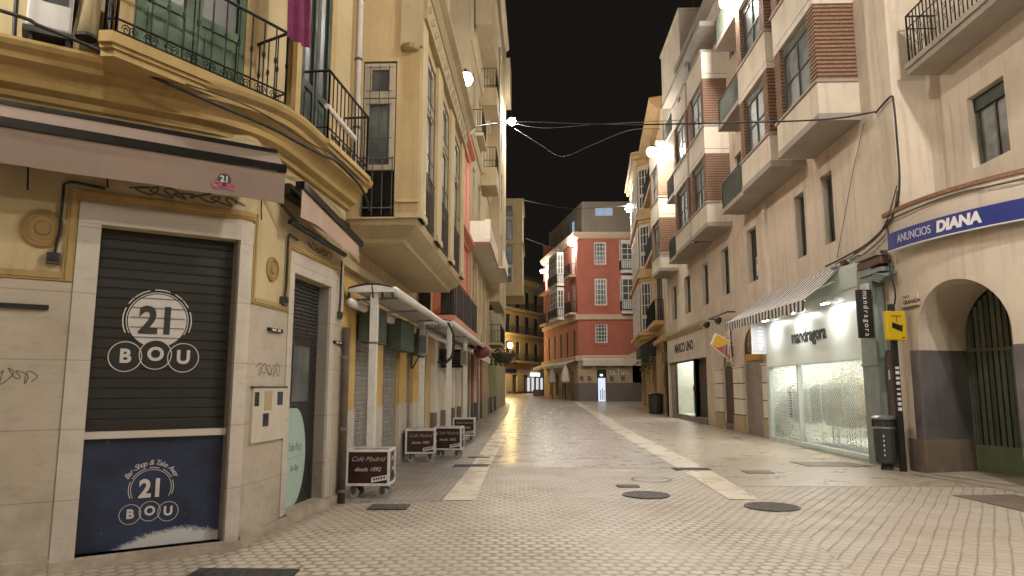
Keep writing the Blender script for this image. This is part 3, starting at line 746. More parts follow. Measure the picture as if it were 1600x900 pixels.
# graffiti
def scribble(name, label, u, z, w, h, n, v, wd, mat, seed):
    random.seed(seed); g = MB(); pts = []
    for i in range(n):
        t = i/(n-1); pts.append((u-w/2+w*t+.09*w*math.sin(i*2.4+seed), z+h*.5*math.sin(i*1.9+random.uniform(-.6, .6))*random.uniform(.5, 1)))
    fine = []
    for a, b in zip(pts, pts[1:]):
        pass
    for i in range(len(pts)-1):
        q0, q1, q2, q3 = pts[max(i-1, 0)], pts[i], pts[i+1], pts[min(i+2, n-1)]
        for k in range(6):
            t = k/6; fine.append(tuple(.5*(2*q1[j]+(q2[j]-q0[j])*t+(2*q0[j]-5*q1[j]+4*q2[j]-q3[j])*t*t+(3*q1[j]-q0[j]-3*q2[j]+q3[j])*t**3) for j in (0, 1)))
    g.stroke(FG, fine, v, wd); o = obj(name, g, mat, None, fixn=False); tag(o, label, 'graffiti')
scribble('graffiti_tag', 'thin black scribbled tag above the meter box', 1.92, 1.80, .55, .16, 22, .0195, .009, 'graf2', 5)
scribble('graffiti_tag', 'grey scribbled tag on the stone left of the kiosk', -.62, 1.70, .42, .16, 20, .0195, .010, 'graf', 9)
scribble('graffiti_tag', 'smoky dark scrawl on the plaster above the kiosk portal', .75, 3.52, 1.0, .12, 24, .004, .02, 'graf', 12)
scribble('graffiti_tag', 'dark scrawl on the plaster above the narrow door', UB+.75, 3.40, .8, .12, 20, .004, .016, 'graf2', 15)
# black rail stubs with stickers on the stone
for u0, u1, z, lab in ((-1.1, -.36, 2.31, 'long black metal strip on the stone left of the kiosk'), (UB-.74, UB-.40, 2.235, 'short black metal strip on the stone above the meter box'), (UB+1.28, UB+1.66, 2.22, 'short black metal strip clamped beside the downpipe')):
    t = thing('metal_strip', lab, 'wall bracket', FG.P(u0, .02, z))
    obj('strip', MB().fbox(FG, u0, u1, .019, .055, z-.02, z+.02), 'pole', t)
    s = MB(); s.fbox(FG, u0+.06, u0+.16, .055, .057, z-.012, z+.012); s.fbox(FG, u0+.2, u0+.27, .055, .057, z-.012, z+.012); obj('sticker', s, 'sticker', t)
# conduits with socket boxes
def conduit(label, us, v=.035):
    t = thing('electrical_conduit', label, 'conduit', FG.P(us[-1][0], v, us[-1][1]))
    m = MB().tube([FG.P(a, v, b) for a, b in us], .014, 6); obj('tube', m, 'cable', t)
    u, z = us[-1]; q = MB().fbox(FG, u-.055, u+.055, .001, .06, z-.06, z+.04); obj('socket_box', q, 'cable_grey', t)
    q = MB().fbox(FG, u-.035, u+.035, .06, .075, z-.03, z+.04); obj('plug', q, 'cable', t)
conduit('black conduit with socket box left of the kiosk portal', [(.0, 3.47), (-.28, 3.49), (-.33, 3.46), (-.33, 3.05), (-.35, 2.84), (-.36, 2.77)])
conduit('black conduit with socket box beside the narrow door', [(UB-.05, 3.38), (UB-.30, 3.40), (UB-.33, 3.36), (UB-.33, 2.8), (UB-.37, 2.60)])
conduit('thin conduit with grey box near the downpipe', [(UB+1.5, 3.4), (UB+1.5, 2.85), (UB+1.48, 2.62)])
for u, z0, z1, lab in ((-.62, 3.66, 3.36, 'loose wire dangling over the left roundel'), (.0, 3.66, 3.48, 'loose wire hanging above the portal corner'), (1.5, 3.66, 3.40, 'loose wire hanging at the bend of the wall')):
    cable([FG.P(u, .04, z0), FG.P(u+.01, .035, (z0+z1)/2), FG.P(u+.02, .04, z1)], .008, 'dangling_wire', lab, cat='wire')
# downpipes
dp = thing('downpipe', 'grey metal downpipe at the end of the corner building', 'downpipe', FG.P(U1-.06, .09, 0))
obj('pipe', MB().tube([FG.P(U1-.06, .09, 0), FG.P(U1-.06, .09, 2.45)], .055, 10), 'rust', dp, smooth=True, fixn=False)
for z in (.15, 1.0, 2.0): obj('clamp', MB().lathe(FG.P(U1-.06, .09, z), [(.066, 0), (.066, .04)], 10), 'bin_lid', dp)
dp = thing('downpipe', 'pale plastic downpipe beside the upper balcony', 'downpipe', FB.P(1.80, .06, 4.6))
obj('pipe', MB().tube([FB.P(1.82, .08, 4.5), FB.P(1.82, .08, 12)], .05, 10), 'white_metal', dp, smooth=True, fixn=False)
for z in (5.5, 6.6, 7.6): obj('clamp', MB().lathe(FB.P(1.82, .08, z), [(.06, 0), (.06, .04)], 10), 'rust', dp)
# first-floor balconies
def balcony(par, fr, u0, u1, v, z0, z1, zr, mat='ochre', sides=True, vb=0., **k):
    b = MB(); h = z1-z0
    b.fbox(fr, u0, u1, vb-.3, v, z0+h*.55, z1); b.fbox(fr, u0+.03, u1-.03, vb-.3, v-.04, z0+h*.25, z0+h*.549); b.fbox(fr, u0+.07, u1-.07, vb-.3, v-.1, z0, z0+h*.249)
    o = obj('balcony', b, mat, par)
    segs = [(u0+.05, vb), (u0+.05, v-.05), (u1-.05, v-.05), (u1-.05, vb)]
    rail(fr, o, segs, z1, zr, **k); return o
def slab(fr, pts, z0, z1, m):
    n = len(pts); m.add([fr.P(u, v, z) for z in (z0, z1) for u, v in pts], [tuple(range(n))[::-1], tuple(range(n, 2*n))]+[(i, (i+1) % n, n+(i+1) % n, n+i) for i in range(n)])
q = MB()
for z0, z1, d in ((4.60, 4.70, 0.), (4.565, 4.599, .03), (4.50, 4.564, .06)):
    slab(FQ, [(-.70+d, .58-d), (1.31-d*.3, .58-d), (1.31-d*.3, -.4), (-.2, -.4), (-.45+d*.5, .05), (-.76+d, .48-d)], z0, z1, q)
b1 = obj('balcony', q, 'ochre', bou)
rail(FQ, b1, [(-.40, .0), (-.69, .44), (-.64, .53), (1.26, .53), (1.26, -.1)], 4.70, 5.57, pitch=.15, r=.009, mid=4.85, knob=True)
def scrolls(fr, par, pairs, v, z, r):
    s = MB()
    for u in pairs:
        for sgn in (1, -1):
            pts = []
            for i in range(18):
                a = i*.55; q = r*(1-i/22); pts.append(fr.P(u+sgn*(r*.55)+sgn*q*math.cos(a)*.8, v, z+q*math.sin(a)))
            s.tube(pts, .006, 4)
    return obj('scrollwork', s, 'iron', par, fixn=False)
scrolls(FQ, b1, [-.52+.205*i for i in range(9)], .53, 4.775, .055)
dA1 = MB()
def louvre_door(fr, par, u0, u1, z0, z1, v, mat, glass=True):
    d = MB(); mid = (u0+u1)/2
    for a, b in ((u0, mid-.008), (mid+.008, u1)):
        for p, q, r, s in ((a, a+.09, z0, z1), (b-.09, b, z0, z1), (a+.09, b-.09, z0, z0+.14), (a+.09, b-.09, z1-.1, z1), (a+.09, b-.09, z0+.75, z0+.85)): d.fbox(fr, p, q, v, v+.05, r, s)
        d.fbox(fr, a+.09, b-.09, v, v+.028, z0+.14, z0+.75); d.fbox(fr, a+.14, b-.14, v+.028, v+.04, z0+.2, z0+.69)
    o = obj('door', d, mat, par)
    for a, b in ((u0, mid-.008), (mid+.008, u1)): obj('pane', MB().fbox(fr, a+.09, b-.09, v, v+.015, z0+.85, z1-.1), 'pane', o)
    return o
louvre_door(FQ, bou, -.22, 1.05, 4.70, 7.2, .004, 'green_door')
tr = MB(); tr.fbox(FQ, -.40, -.23, .0, .06, 4.5, 7.4); tr.fbox(FQ, 1.06, 1.22, .0, .06, 4.5, 7.4); tr.fbox(FQ, -.40, 1.22, .001, .09, 7.2, 7.5); tr.fbox(FB, -.36, -.22, .0, .06, 4.5, 7.4); tr.fbox(FB, .74, .9, .0, .06, 4.5, 7.4)
obj('door_surround', tr, 'yellow', bou)
b2 = balcony(bou, FB, -.13, 1.52, .42, 4.50, 4.64, 5.54, pitch=.13, r=.009, mid=4.80, mat='yellow')
scrolls(FB, b2, [.1+.2*i for i in range(7)], .37, 4.72, .05)
louvre_door(FB, bou, -.2, .72, 4.60, 7.2, .004, 'green_dark')
o = obj('rolled_blind', MB().tube([FB.P(-.12, .36, 5.06), FB.P(.85, .40, 4.98)], .035, 8), 'white_metal'); tag(o, 'pale rolled blind leaning in the upper right balcony', 'blind')
pc = MB(); n = 9
for i in range(n):
    a, b = 1.22+.34*i/n, 1.22+.34*(i+1)/n
    pc.poly(FQ.P(a, .56+.03*math.sin(i*1.7), 5.5), FQ.P(b, .56+.03*math.sin(i*1.7+1.7), 5.5), FQ.P(b, .52+.03*math.sin(i*1.7+1.7), 6.6), FQ.P(a, .52+.03*math.sin(i*1.7), 6.6))
o = obj('hanging_cloth', pc, 'purple_cloth'); tag(o, 'magenta cloth hung over the balcony rail', 'cloth')
# air-conditioning unit and vent pipe above the cornice
ac = thing('air_conditioner', 'white outdoor air-conditioning unit standing on the yellow cornice', 'air conditioner', FA.P(-.55, .25, 4.52))
bevel(obj('casing', MB().fbox(FA, -.73, -.38, .05, .30, 4.80, 5.35), 'ac_white', ac), .02)
obj('base_tray', MB().fbox(FA, -.75, -.36, .03, .31, 4.745, 4.798), 'ac_dark', ac)
obj('grille', MB().fbox(FA, -.62, -.42, .301, .308, 5.06, 5.34), 'ac_dark', ac)
q = MB()
for u in (-.70, -.42): q.fbox(FA, u, u+.03, .05, .29, 4.5, 4.744)
obj('bracket', q, 'cable', ac)
vp = thing('vent_pipe', 'fat tan vent pipe with open end beside the balcony', 'pipe', FA.P(-.24, .2, 4.8))
obj('tube', MB().tube([FA.P(-.26, .25, 4.84), FA.P(-.24, .18, 5.4), FA.P(-.24, .1, 6.4)], .085, 12), 'tan_stone', vp, smooth=True, fixn=False)
obj('end_ring', MB().lathe(FA.P(-.26, .252, 4.815), [(.095, 0), (.095, .03), (.08, .03)], 12), 'cable', vp)
# cables along the cornice
cable([FC.P(-5, .42, 5.0), FC.P(-1.2, .40, 4.84), FC.P(-.6, .40, 4.76), FC.P(-.1, .42, 4.64), FC.P(.3, .45, 4.50), FC.P(.8, .44, 4.38), FC.P(1.3, .38, 4.32), FC.P(UBC-.9, .38, 4.30), FC.P(UBC-.3, .40, 4.36), FC.P(UBC+.2, .42, 4.42), FC.P(UBC+1.2, .40, 4.38), FC.P(UBC+1.72, .36, 4.2)], .018, 'facade_cable', 'thick black cable sagging along the yellow cornice')
cable([FC.P(-.1, .43, 4.62), FC.P(.5, .44, 4.52), FC.P(1.1, .43, 4.44), FC.P(UBC-.6, .41, 4.38), FC.P(UBC, .43, 4.46), FC.P(UBC+1.0, .42, 4.46)], .008, 'facade_cable', 'thin black cable looping under the balcony slabs')
cable([FA.P(-.82, .1, 7), FA.P(-.82, .12, 5.2), FA.P(-.80, .2, 4.6)], .02, 'facade_cable', 'black cable running down left of the air conditioner')
cable([FA.P(-.30, .1, 7), FA.P(-.36, .14, 5.3), FA.P(-.38, .28, 4.66), FA.P(-.1, .34, 4.56)], .02, 'facade_cable', 'black cable running down between air conditioner and vent pipe')

# kiosk awnings
aw = thing('shop_awning', 'long taupe awning folded above the kiosk shutter', 'awning', FA.P(0, 0, 3.45))
c = MB(); n = 12; u0, u1 = -6, 1.55
vz = lambda u: 3.45+.004*math.sin(u*7)
for i in range(n*2):
    a, b = u0+(u1-u0)*i/n/2, u0+(u1-u0)*(i+1)/n/2
    c.poly(FA.P(a, .5+.006*math.sin(a*5), vz(a)), FA.P(b, .5+.006*math.sin(b*5), vz(b)), FA.P(b, .5, 3.765), FA.P(a, .5, 3.765))
v_ = obj('valance', c, 'awning_taupe', aw)
obj('front_bar', MB().fbox(FA, u0, u1+.01, .44, .52, 3.77, 3.85), 'bar_black', aw)
obj('canopy', MB().poly(FA.P(u0, .45, 3.852), FA.P(u1, .45, 3.852), FA.P(u1, .16, 4.07), FA.P(u0, .16, 4.07)), 'awning_taupe', aw)
obj('cassette', MB().fbox(FA, u0, u1, .06, .17, 4.072, 4.115), 'bar_black', aw)
q = MB(); q.tube([FA.P(1.45, .1, 3.9), FA.P(1.50, .46, 3.76)], .025, 6); q.tube([FA.P(-1.5, .1, 3.9), FA.P(-1.45, .46, 3.76)], .025, 6); obj('arm', q, 'bar_black', aw)
lg = MB(); lu, lz = .97, 3.60; lg.disc(FA, lu, lz, .508, .062).m(1)
for x, y in ((-.072, -.055), (0, -.05), (.072, -.055)): lg.ring(FA, lu+x, lz+y, .5095, .036, .012)
lgo = obj('emblem', lg, ['logo_dark', 'sticker_red'], v_, fixn=False); text(FA, lu, lz+.004, .51, '21', .085, 'logo_white', v_, bold=.002)
aw = thing('shop_awning', 'short pink-beige awning folded above the narrow door', 'awning', FB.P(0, 0, 3.45))
c = MB(); N = 14; a0, a1 = -.62, 1.45
for i in range(N):
    t0, t1 = i/N, (i+1)/N; ua, ub = a0+(a1-a0)*t0, a0+(a1-a0)*t1
    top = lambda t: 3.86-.26*t; bot = lambda t: 3.52-.16*t+(.07*math.sin(t*PI))-.0*t
    w = lambda t: .30+.02*math.sin(t*9)
    c.poly(FB.P(ua, w(t0), bot(t0)), FB.P(ub, w(t1), bot(t1)), FB.P(ub, .30, top(t1)), FB.P(ua, .30, top(t0)))
obj('valance', c, 'awning_pink', aw)
bar = MB().hexa([FB.P(a0, .22, 3.865), FB.P(a1+.1, .22, 3.605), FB.P(a1+.1, .33, 3.605), FB.P(a0, .33, 3.865), FB.P(a0, .22, 3.95), FB.P(a1+.1, .22, 3.69), FB.P(a1+.1, .33, 3.69), FB.P(a0, .33, 3.95)])
obj('front_bar', bar, 'bar_black', aw)
obj('cassette', MB().fbox(FB, a0, a1, .02, .16, 3.80, 3.93), 'bar_black', aw)
q = MB(); q.tube([FB.P(-.45, .1, 3.52), FB.P(1.05, .24, 3.40)], .035, 8); q.tube([FB.P(-.95, .1, 3.72), FB.P(-.5, .2, 3.5)], .02, 6); obj('arm', q, 'bar_black', aw)

# ================================================================== LEFT ROW BEYOND THE CORNER
FL = Frame((-3, 0), (0, 1))
def pilasters(fr, par, us, w, z0, z1, mat, v=.10, base=None, zb=1.25):
    for u in us:
        p = MB()
        if base:
            p.fbox(fr, u, u+w, -.05, v, zb, z1); o = obj('pilaster', p, mat, par)
            obj('base', MB().fbox(fr, u-.01, u+w+.01, -.05, v+.012, z0, zb-.001), base, o)
        else: p.fbox(fr, u, u+w, -.05, v, z0, z1); obj('pilaster', p, mat, par)
# --- tan building with the glazed corner oriel
tb = thing('oriel_building', 'tan building with glazed oriel over the cafe shutters', 'building', (-3.2, 15, 0))
ops = [(11.45, 12.6, 0, 2.95, .3), (13.45, 15.05, 0, 2.95, .3), (16.05, 16.7, 0, 2.95, .3), (17.3, 19.0, 0, 2.95, .3)]
obj('wall', MB().wall(FL, 10.12, 20.0, 0, 13, ops), 'tan', tb)
body(tb, FL, 10.12, 20.0, 0, 13, 4, 'tan')
pilasters(FL, tb, (10.55, 12.62, 15.08, 16.72), .8, 0, 3.3, 'cafe_yellow', .05, 'stone_light')
for a, b in ((11.45, 12.6), (13.45, 15.05), (16.05, 16.7), (17.3, 19.0)): shutter(FL, tb, a, b, 0, 2.95, -.035, 'grey_shutter')
for a, b in ((11.35, 12.25), (13.55, 15.0), (16.0, 16.75)):
    q = MB().fbox(FL, a, b, .10, .36, 2.33, 2.92); obj('shutter_box', q, 'box_green', tb)
obj('string_course', MB().sweep(FL, [(0, 3.42), (.12, 3.42), (.12, 3.55), (.06, 3.6), (0, 3.6)], [10.12, 20]), 'tan_stone', tb)
# oriel
VO = 1.15; y0, y1 = 10.6, 17.0
sl = MB()
prof = [(3.86, .26), (3.92, .24), (4.0, .12), (4.1, .02), (4.2, 0.)]
for (za, ia), (zb, ib) in zip(prof, prof[1:]):
    A_p = [FL.P(y0+ia, -.02, za), FL.P(y1-ia, -.02, za), FL.P(y1-ia, VO-ia, za), FL.P(y0+ia, VO-ia, za)]
    B_p = [FL.P(y0+ib, -.02, zb), FL.P(y1-ib, -.02, zb), FL.P(y1-ib, VO-ib, zb), FL.P(y0+ib, VO-ib, zb)]
    for i in range(4): sl.poly(A_p[i], A_p[(i+1) % 4], B_p[(i+1) % 4], B_p[i])
    if za == 3.86: sl.poly(*A_p)
sl.poly(*B_p)
orl = obj('oriel', sl, 'tan_stone', tb)
FN = Frame((-3, y0), (1, 0))                     # near face of the oriel, looking at the camera
FO = Frame((-3+VO, 0), (0, 1))                   # street face of the oriel
wl = MB().wall(FN, -.05, VO, 4.2, 8.0, [(.24, .78, 4.22, 6.78, .08)])
wl.wall(FO, y0, y1, 4.2, 8.0, [(11.1, 12.3, 4.22, 7.3, .1), (13.0, 14.3, 4.22, 7.3, .1), (14.95, 16.4, 4.22, 7.3, .1)])
wl.poly(FL.P(y1, 0, 4.2), FL.P(y1, VO, 4.2), FL.P(y1, VO, 8.0), FL.P(y1, 0, 8.0))
obj('oriel_wall', wl, 'tan', tb)
tm = MB(); tm.fbox(FN, .80, VO+.02, .0, .035, 4.2, 4.28); tm.fbox(FN, .80, VO+.02, .0, .03, 4.45, 4.50); tm.fbox(FN, .0, .80, .0, .03, 4.19, 4.215)
for a, b in ((10.6, 11.08), (12.33, 12.98), (14.33, 14.93), (16.43, 17.0)): tm.fbox(FO, a, b, .0, .05, 4.2, 7.5); tm.fbox(FO, a-.02, b+.02, .0, .08, 4.2, 4.3)
obj('oriel_trim', tm, 'yellow_pale', tb)
def grid_window(fr, par, u0, u1, z0, z1, zs, zt, dep):
    o = window(fr, par, u0, u1, zs, zt, dep, 'wood_frame', 'pane_grey', 1, 1, .085)
    window(fr, par, u0, u1, zt+.02, z1, dep, 'wood_frame', 'pane_grey', 1, 1, .11)
    obj('panel', MB().fbox(fr, u0, u1, -dep, -dep+.02, z0, zs-.005), 'bar_black', o)
    g = MB(); n = max(3, int((u1-u0)/.14))
    for i in range(n+1): c = u0+.02+(u1-u0-.04)*i/n; g.tube([fr.P(c, -dep+.085, z0), fr.P(c, -dep+.085, z0+.95)], .009, 5)
    for z in (z0+.12, z0+.92): g.tube([fr.P(u0, -dep+.085, z), fr.P(u1, -dep+.085, z)], .012, 5)
    for i in range(3): c = u0+.1+(u1-u0-.2)*i/2; g.tube([fr.P(c, -dep+.085, z0+.95), fr.P(c, -dep+.085, z1-.05)], .007, 5)
    for z in (z0+1.25, zt-.1, zt+.12, z1-.08): g.tube([fr.P(u0+.04, -dep+.085, z), fr.P(u1-.04, -dep+.085, z)], .007, 5)
    obj('guard_rail', g, 'cable_grey', o)
grid_window(FN, tb, .26, .76, 4.24, 6.75, 4.98, 6.15, .06)
for a, b in ((11.12, 12.28), (13.02, 14.28), (14.97, 16.38)): grid_window(FO, tb, a, b, 4.24, 7.28, 4.98, 6.4, .08)
cb = MB(); cb.fbox(FN, .84, VO+.04, .0, .07, 7.0, 8.0); cb.lathe(FN.P(1.0, .035, 6.94), [(.12, 0), (.16, .06)], 10)
obj('corbel', cb, 'tan_stone', tb)
fz = MB().fbox(FO, y0-.01, y1+.02, .0, .10, 7.5, 8.0); fz.sweep(FO, [(0, 8.0), (.12, 8.0), (.2, 8.12), (.3, 8.2), (.3, 8.28), (0, 8.3)], [y0-.1, y1+.25])
obj('frieze', fz, 'tan_stone', tb)
fl = MB(); random.seed(2)
for i in range(46): c = y0+.2+i*.138; fl.ball(FO.P(c, .10, 7.75+.1*math.sin(i*2.1)), .05, 6, (.6, 1, 1.4))
obj('frieze_ornament', fl, 'tan_stone', tb)
ut = MB(); ut.fbox(FL, y0+.1, y1-.1, 0, .75, 8.3, 13)
obj('upper_oriel', ut, 'tan', tb)
FU2 = Frame((-3+.75, 0), (0, 1))
for a in (11.1, 12.9, 14.7): window(FU2, tb, a, a+1.2, 8.7, 11.6, -.06, 'wood_frame', 'pane', 2, 4)
tm = MB()
for a in (10.72, 12.4, 14.2, 16.2): tm.fbox(FU2, a, a+.3, .0, .09, 8.3, 13)
obj('upper_pilaster', tm, 'yellow_pale', tb)

# --- salmon building
sb = thing('salmon_building', 'narrow salmon pink building squeezed between tan and cream facades', 'building', (-3.0, 23, 0))
FS = Frame((-2.70, 0), (0, 1))
obj('wall', MB().wall(FS, 20.0, 26.85, 3.2, 10.7, [(20.6, 21.5, 3.5, 5.9, .15), (23.2, 24.3, 3.5, 5.9, .15), (24.9, 25.8, 7.4, 9.6, .15), (22.2, 23.2, 7.4, 9.6, .15)]), 'salmon', sb)
body(sb, FS, 20.0, 26.85, 3.2, 10.7, 4, 'salmon')
obj('ground_wall', MB().wall(FL, 20.0, 26.85, 0, 3.2, [(20.4, 21.9, 0, 2.8, .3), (22.9, 24.2, 0, 2.8, .3), (25.1, 26.2, 0, 2.8, .3)]), 'white_wall', sb)
for a, b, mt in ((20.4, 21.9, 'white_metal'), (22.9, 24.2, 'door_black'), (25.1, 26.2, 'grey_shutter')): shutter(FL, sb, a, b, 0, 2.8, -.04, mt)
pilasters(FL, sb, (19.85, 21.95, 24.4, 26.3), .4, 0, 3.15, 'white_wall', .12, 'dado_brown', .9)
for a, b, c, d in ((20.6, 21.5, 3.5, 5.9), (23.2, 24.3, 3.5, 5.9), (24.9, 25.8, 7.4, 9.6), (22.2, 23.2, 7.4, 9.6)): window(FS, sb, a, b, c, d, .13, 'white_frame', 'pane', 2, 4)
q = MB()
for z in (6.75, 10.3): q.sweep(FS, [(0, z), (.10, z), (.14, z+.12), (.30, z+.2), (.30, z+.34), (0, z+.4)], [20, 26.85])
for a in (20.0, 26.45): q.fbox(FS, a, a+.4, 0, .08, 3.2, 10.6)
obj('cornice', q, 'salmon', sb)
bo = MB(); bo.fbox(FL, 17.4, 24.3, .0, .95, 3.22, 3.38)
bo = obj('balcony', bo, 'salmon', sb)
rail(FL, bo, [(17.45, 0), (17.45, .90), (24.25, .90), (24.25, 0)], 3.38, 4.36, pitch=.5)
q = MB(); P = FL.P
for a, b in ((0.02, .33), (.58, .88)): q.poly(P(17.46, a, 3.42), P(17.46, b, 3.42), P(17.46, b, 4.33), P(17.46, a, 4.33))
for i in range(8): a, b = 17.48+i*.85, 17.48+(i+1)*.85-.04; q.poly(P(a, .88, 3.42), P(b, .88, 3.42), P(b, .88, 4.33), P(a, .88, 4.33))
obj('fabric_screen', q, 'fabric_black', bo)

# --- cream building with white balustrade
cbld = thing('balustrade_building', 'cream building with white stepped balcony and red-brown edge', 'building', (-3.0, 32, 0))
FK = Frame((-2.65, 0), (0, 1))
wops = [(28.0, 29.3, 4.0, 6.6, .18), (30.2, 31.5, 4.0, 6.6, .18), (32.6, 33.9, 4.0, 6.6, .18), (35, 36.3, 4.0, 6.6, .18), (28.3, 29.4, 8.4, 10.8, .18), (31, 32.3, 8.4, 10.8, .18), (28.3, 29.4, 12.6, 15, .18), (31, 32.3, 12.6, 15, .18), (28.3, 29.4, 16.6, 19, .18)]
obj('wall', MB().wall(FK, 26.9, 37.8, 3.3, 25, wops), 'cream', cbld); body(cbld, FK, 26.9, 37.8, 0, 25, 4, 'cream2')
obj('ground_wall', MB().wall(FL, 26.9, 37.8, 0, 3.3, [(27.6, 29.2, 0, 2.8, .3), (30.2, 31.6, 0, 2.8, .3), (32.6, 34, 0, 2.8, .3), (35, 36.6, 0, 2.8, .3)]), 'white_wall', cbld)
for a, b, mt in ((27.6, 29.2, 'grey_shutter'), (30.2, 31.6, 'door_black'), (32.6, 34, 'brown_shutter'), (35, 36.6, 'grey_shutter')): shutter(FL, cbld, a, b, 0, 2.8, -.04, mt)
pilasters(FL, cbld, (26.95, 29.4, 31.8, 34.2, 36.8), .5, 0, 3.2, 'brown_trim', .1, 'dado', .9)
pilasters(FL, cbld, (28.9, 33.1), .22, 0, 3.2, 'white_wall', .14, 'dado', .9)
for a, b, c, d, e in wops: window(FK, cbld, a, b, c, d, .15, 'white_frame', 'pane', 2, 4)
q = MB()
for a in (26.95, 29.6, 31.9, 34.3, 36.7): q.fbox(FK, a, a+.5, 0, .10, 3.6, 7.0)
for z, w in ((3.3, .25), (11.6, .16), (15.6, .16), (19.8, .55)): q.sweep(FK, [(0, z), (w*.4, z), (w, z+.14), (w, z+.3), (0, z+.4)], [26.9, 37.8])
obj('facade_trim', q, 'cream', cbld)
q = MB(); q.fbox(FK, 27.0, 33.2, 0, .80, 7.18, 7.32); q.fbox(FK, 33.2, 37.6, 0, 1.1, 7.18, 7.32)
wb = obj('balcony', q, 'white_wall', cbld)
q = MB()
for a, b, v in ((27.0, 33.2, .80), (33.2, 37.6, 1.1)): q.fbox(FK, a, b, v+.001, v+.03, 7.17, 7.24); q.fbox(FK, a-.03, a-.001, 0 if a < 30 else .8, v+.03, 7.17, 7.24)
obj('slab_edge', q, 'brown_trim', wb)
q = MB()
for a, b, v in ((27.0, 33.2, .76), (33.2, 37.6, 1.06)):
    q.fbox(FK, a, b, v-.08, v+.03, 8.0, 8.1)
    k = int((b-a)/.2)
    for i in range(k): q.lathe(FK.P(a+.1+i*.2, v-.02, 7.32), [(.05, 0), (.035, .1), (.07, .3), (.04, .5), (.06, .68)], 8)
q.fbox(FK, 27.0, 27.1, .0, .76, 7.32, 8.08); q.fbox(FK, 26.97, 27.22, .60, .83, 7.325, 8.14)
obj('balustrade', q, 'white_wall', wb)
for a, b, z, v in ((32.4, 34.4, 12.0, .75), (32.4, 34.4, 16.0, .75), (28.0, 30.0, 12.1, .45)):
    bb = obj('balcony', MB().fbox(FK, a, b, 0, v, z-.9 if v > .5 else z-.15, z), 'cream', cbld); rail(FK, bb, [(a+.03, 0), (a+.03, v-.04), (b-.03, v-.04), (b-.03, 0)], z, z+1.0, pitch=.14, r=.010)
q = MB(); q.fbox(FK, 29.0, 34.5, 0, .72, 17.4, 19.6); q.fbox(FK, 28.9, 34.6, 0, .85, 19.2, 19.5); obj('upper_bay', q, 'cream2', cbld)
aw = thing('shop_awning', 'folded pale awning over a far left shop beyond the salmon building', 'awning', FL.P(30, .5, 3))
q = MB(); q.hexa([FL.P(27.2, .05, 3.05), FL.P(33.5, .05, 3.05), FL.P(33.5, .75, 2.85), FL.P(27.2, .75, 2.85), FL.P(27.2, .05, 3.25), FL.P(33.5, .05, 3.25), FL.P(33.5, .75, 2.95), FL.P(27.2, .75, 2.95)]); obj('canopy', q, 'awning_cream', aw)
obj('valance', MB().fbox(FL, 27.2, 33.5, .752, .765, 2.7, 2.96), 'awning_cream', aw)

# --- tall slender building at the end of the left row
tl = thing('tall_building', 'tall beige building with sharp bright corner edge at the end of the left row', 'building', (-2.6, 42, 0))
FT = Frame((-2.03, 0), (0, 1))
tw = [(39.2, 40.3, z, z+2.3, .15) for z in (8, 11.6, 15.2, 18.8)]
obj('wall', MB().wall(FT, 37.8, 44, 6.4, 24, tw), 'cream2', tl); body(tl, FT, 37.8, 44, 6.4, 24, 5, 'cream2')
obj('ground_wall', MB().wall(FL, 37.8, 66, 0, 6.4, [(39, 41, 0, 2.9, .3), (42.5, 44, 0, 2.9, .3), (46, 48, 0, 2.9, .3), (50, 52, 0, 2.9, .3), (40, 41.2, 4, 6, .2), (46, 47.2, 4, 6, .2)]), 'far_green', tl)
body(tl, FL, 44, 66, 0, 10, 4, 'far_green', 'rear_block')
obj('upper_wall', MB().wall(FL, 44, 66, 6.4, 10, [(46, 47.2, 7, 9.4, .2)]), 'far_green', tl)
for a, b in ((39, 41), (42.5, 44), (46, 48), (50, 52)): shutter(FL, tl, a, b, 0, 2.9, -.04, 'grey_shutter')
for a, b, c, d, e in tw: window(FT, tl, a, b, c, d, .13, 'white_frame', 'pane', 2, 3)
window(FL, tl, 40, 41.2, 4, 6, .18, 'green_dark', 'pane'); window(FL, tl, 46, 47.2, 4, 6, .18, 'green_dark', 'pane'); window(FL, tl, 46, 47.2, 7, 9.4, .18, 'green_dark', 'pane')
pilasters(FL, tl, (38.0, 41.3, 44.4, 48.6), .6, 0, 3.4, 'far_green', .14, 'dado', 1.0)
q = MB(); q.fbox(FT, 37.8, 44, -.6, -.0, 6.2, 6.4); q.sweep(FT, [(0, 23.6), (.25, 23.8), (.25, 24.05), (0, 24.1)], [37.8, 44.1]); q.fbox(FT, 43.3, 44, .0, .06, 6.4, 23.6); obj('facade_trim', q, 'cream', tl)
q = MB(); q.fbox(FL, 40.2, 44.6, 0, .95, 4.0, 4.15); bb = obj('balcony', q, 'far_green', tl); rail(FL, bb, [(40.2, 0), (40.2, .9), (44.6, .9), (44.6, 0)], 4.15, 5.15, pitch=.16, r=.012)
q = MB(); q.fbox(FT, 44, 46.5, -.5, .32, 20.6, 23.2); obj('roof_bay', q, 'cream', tl)
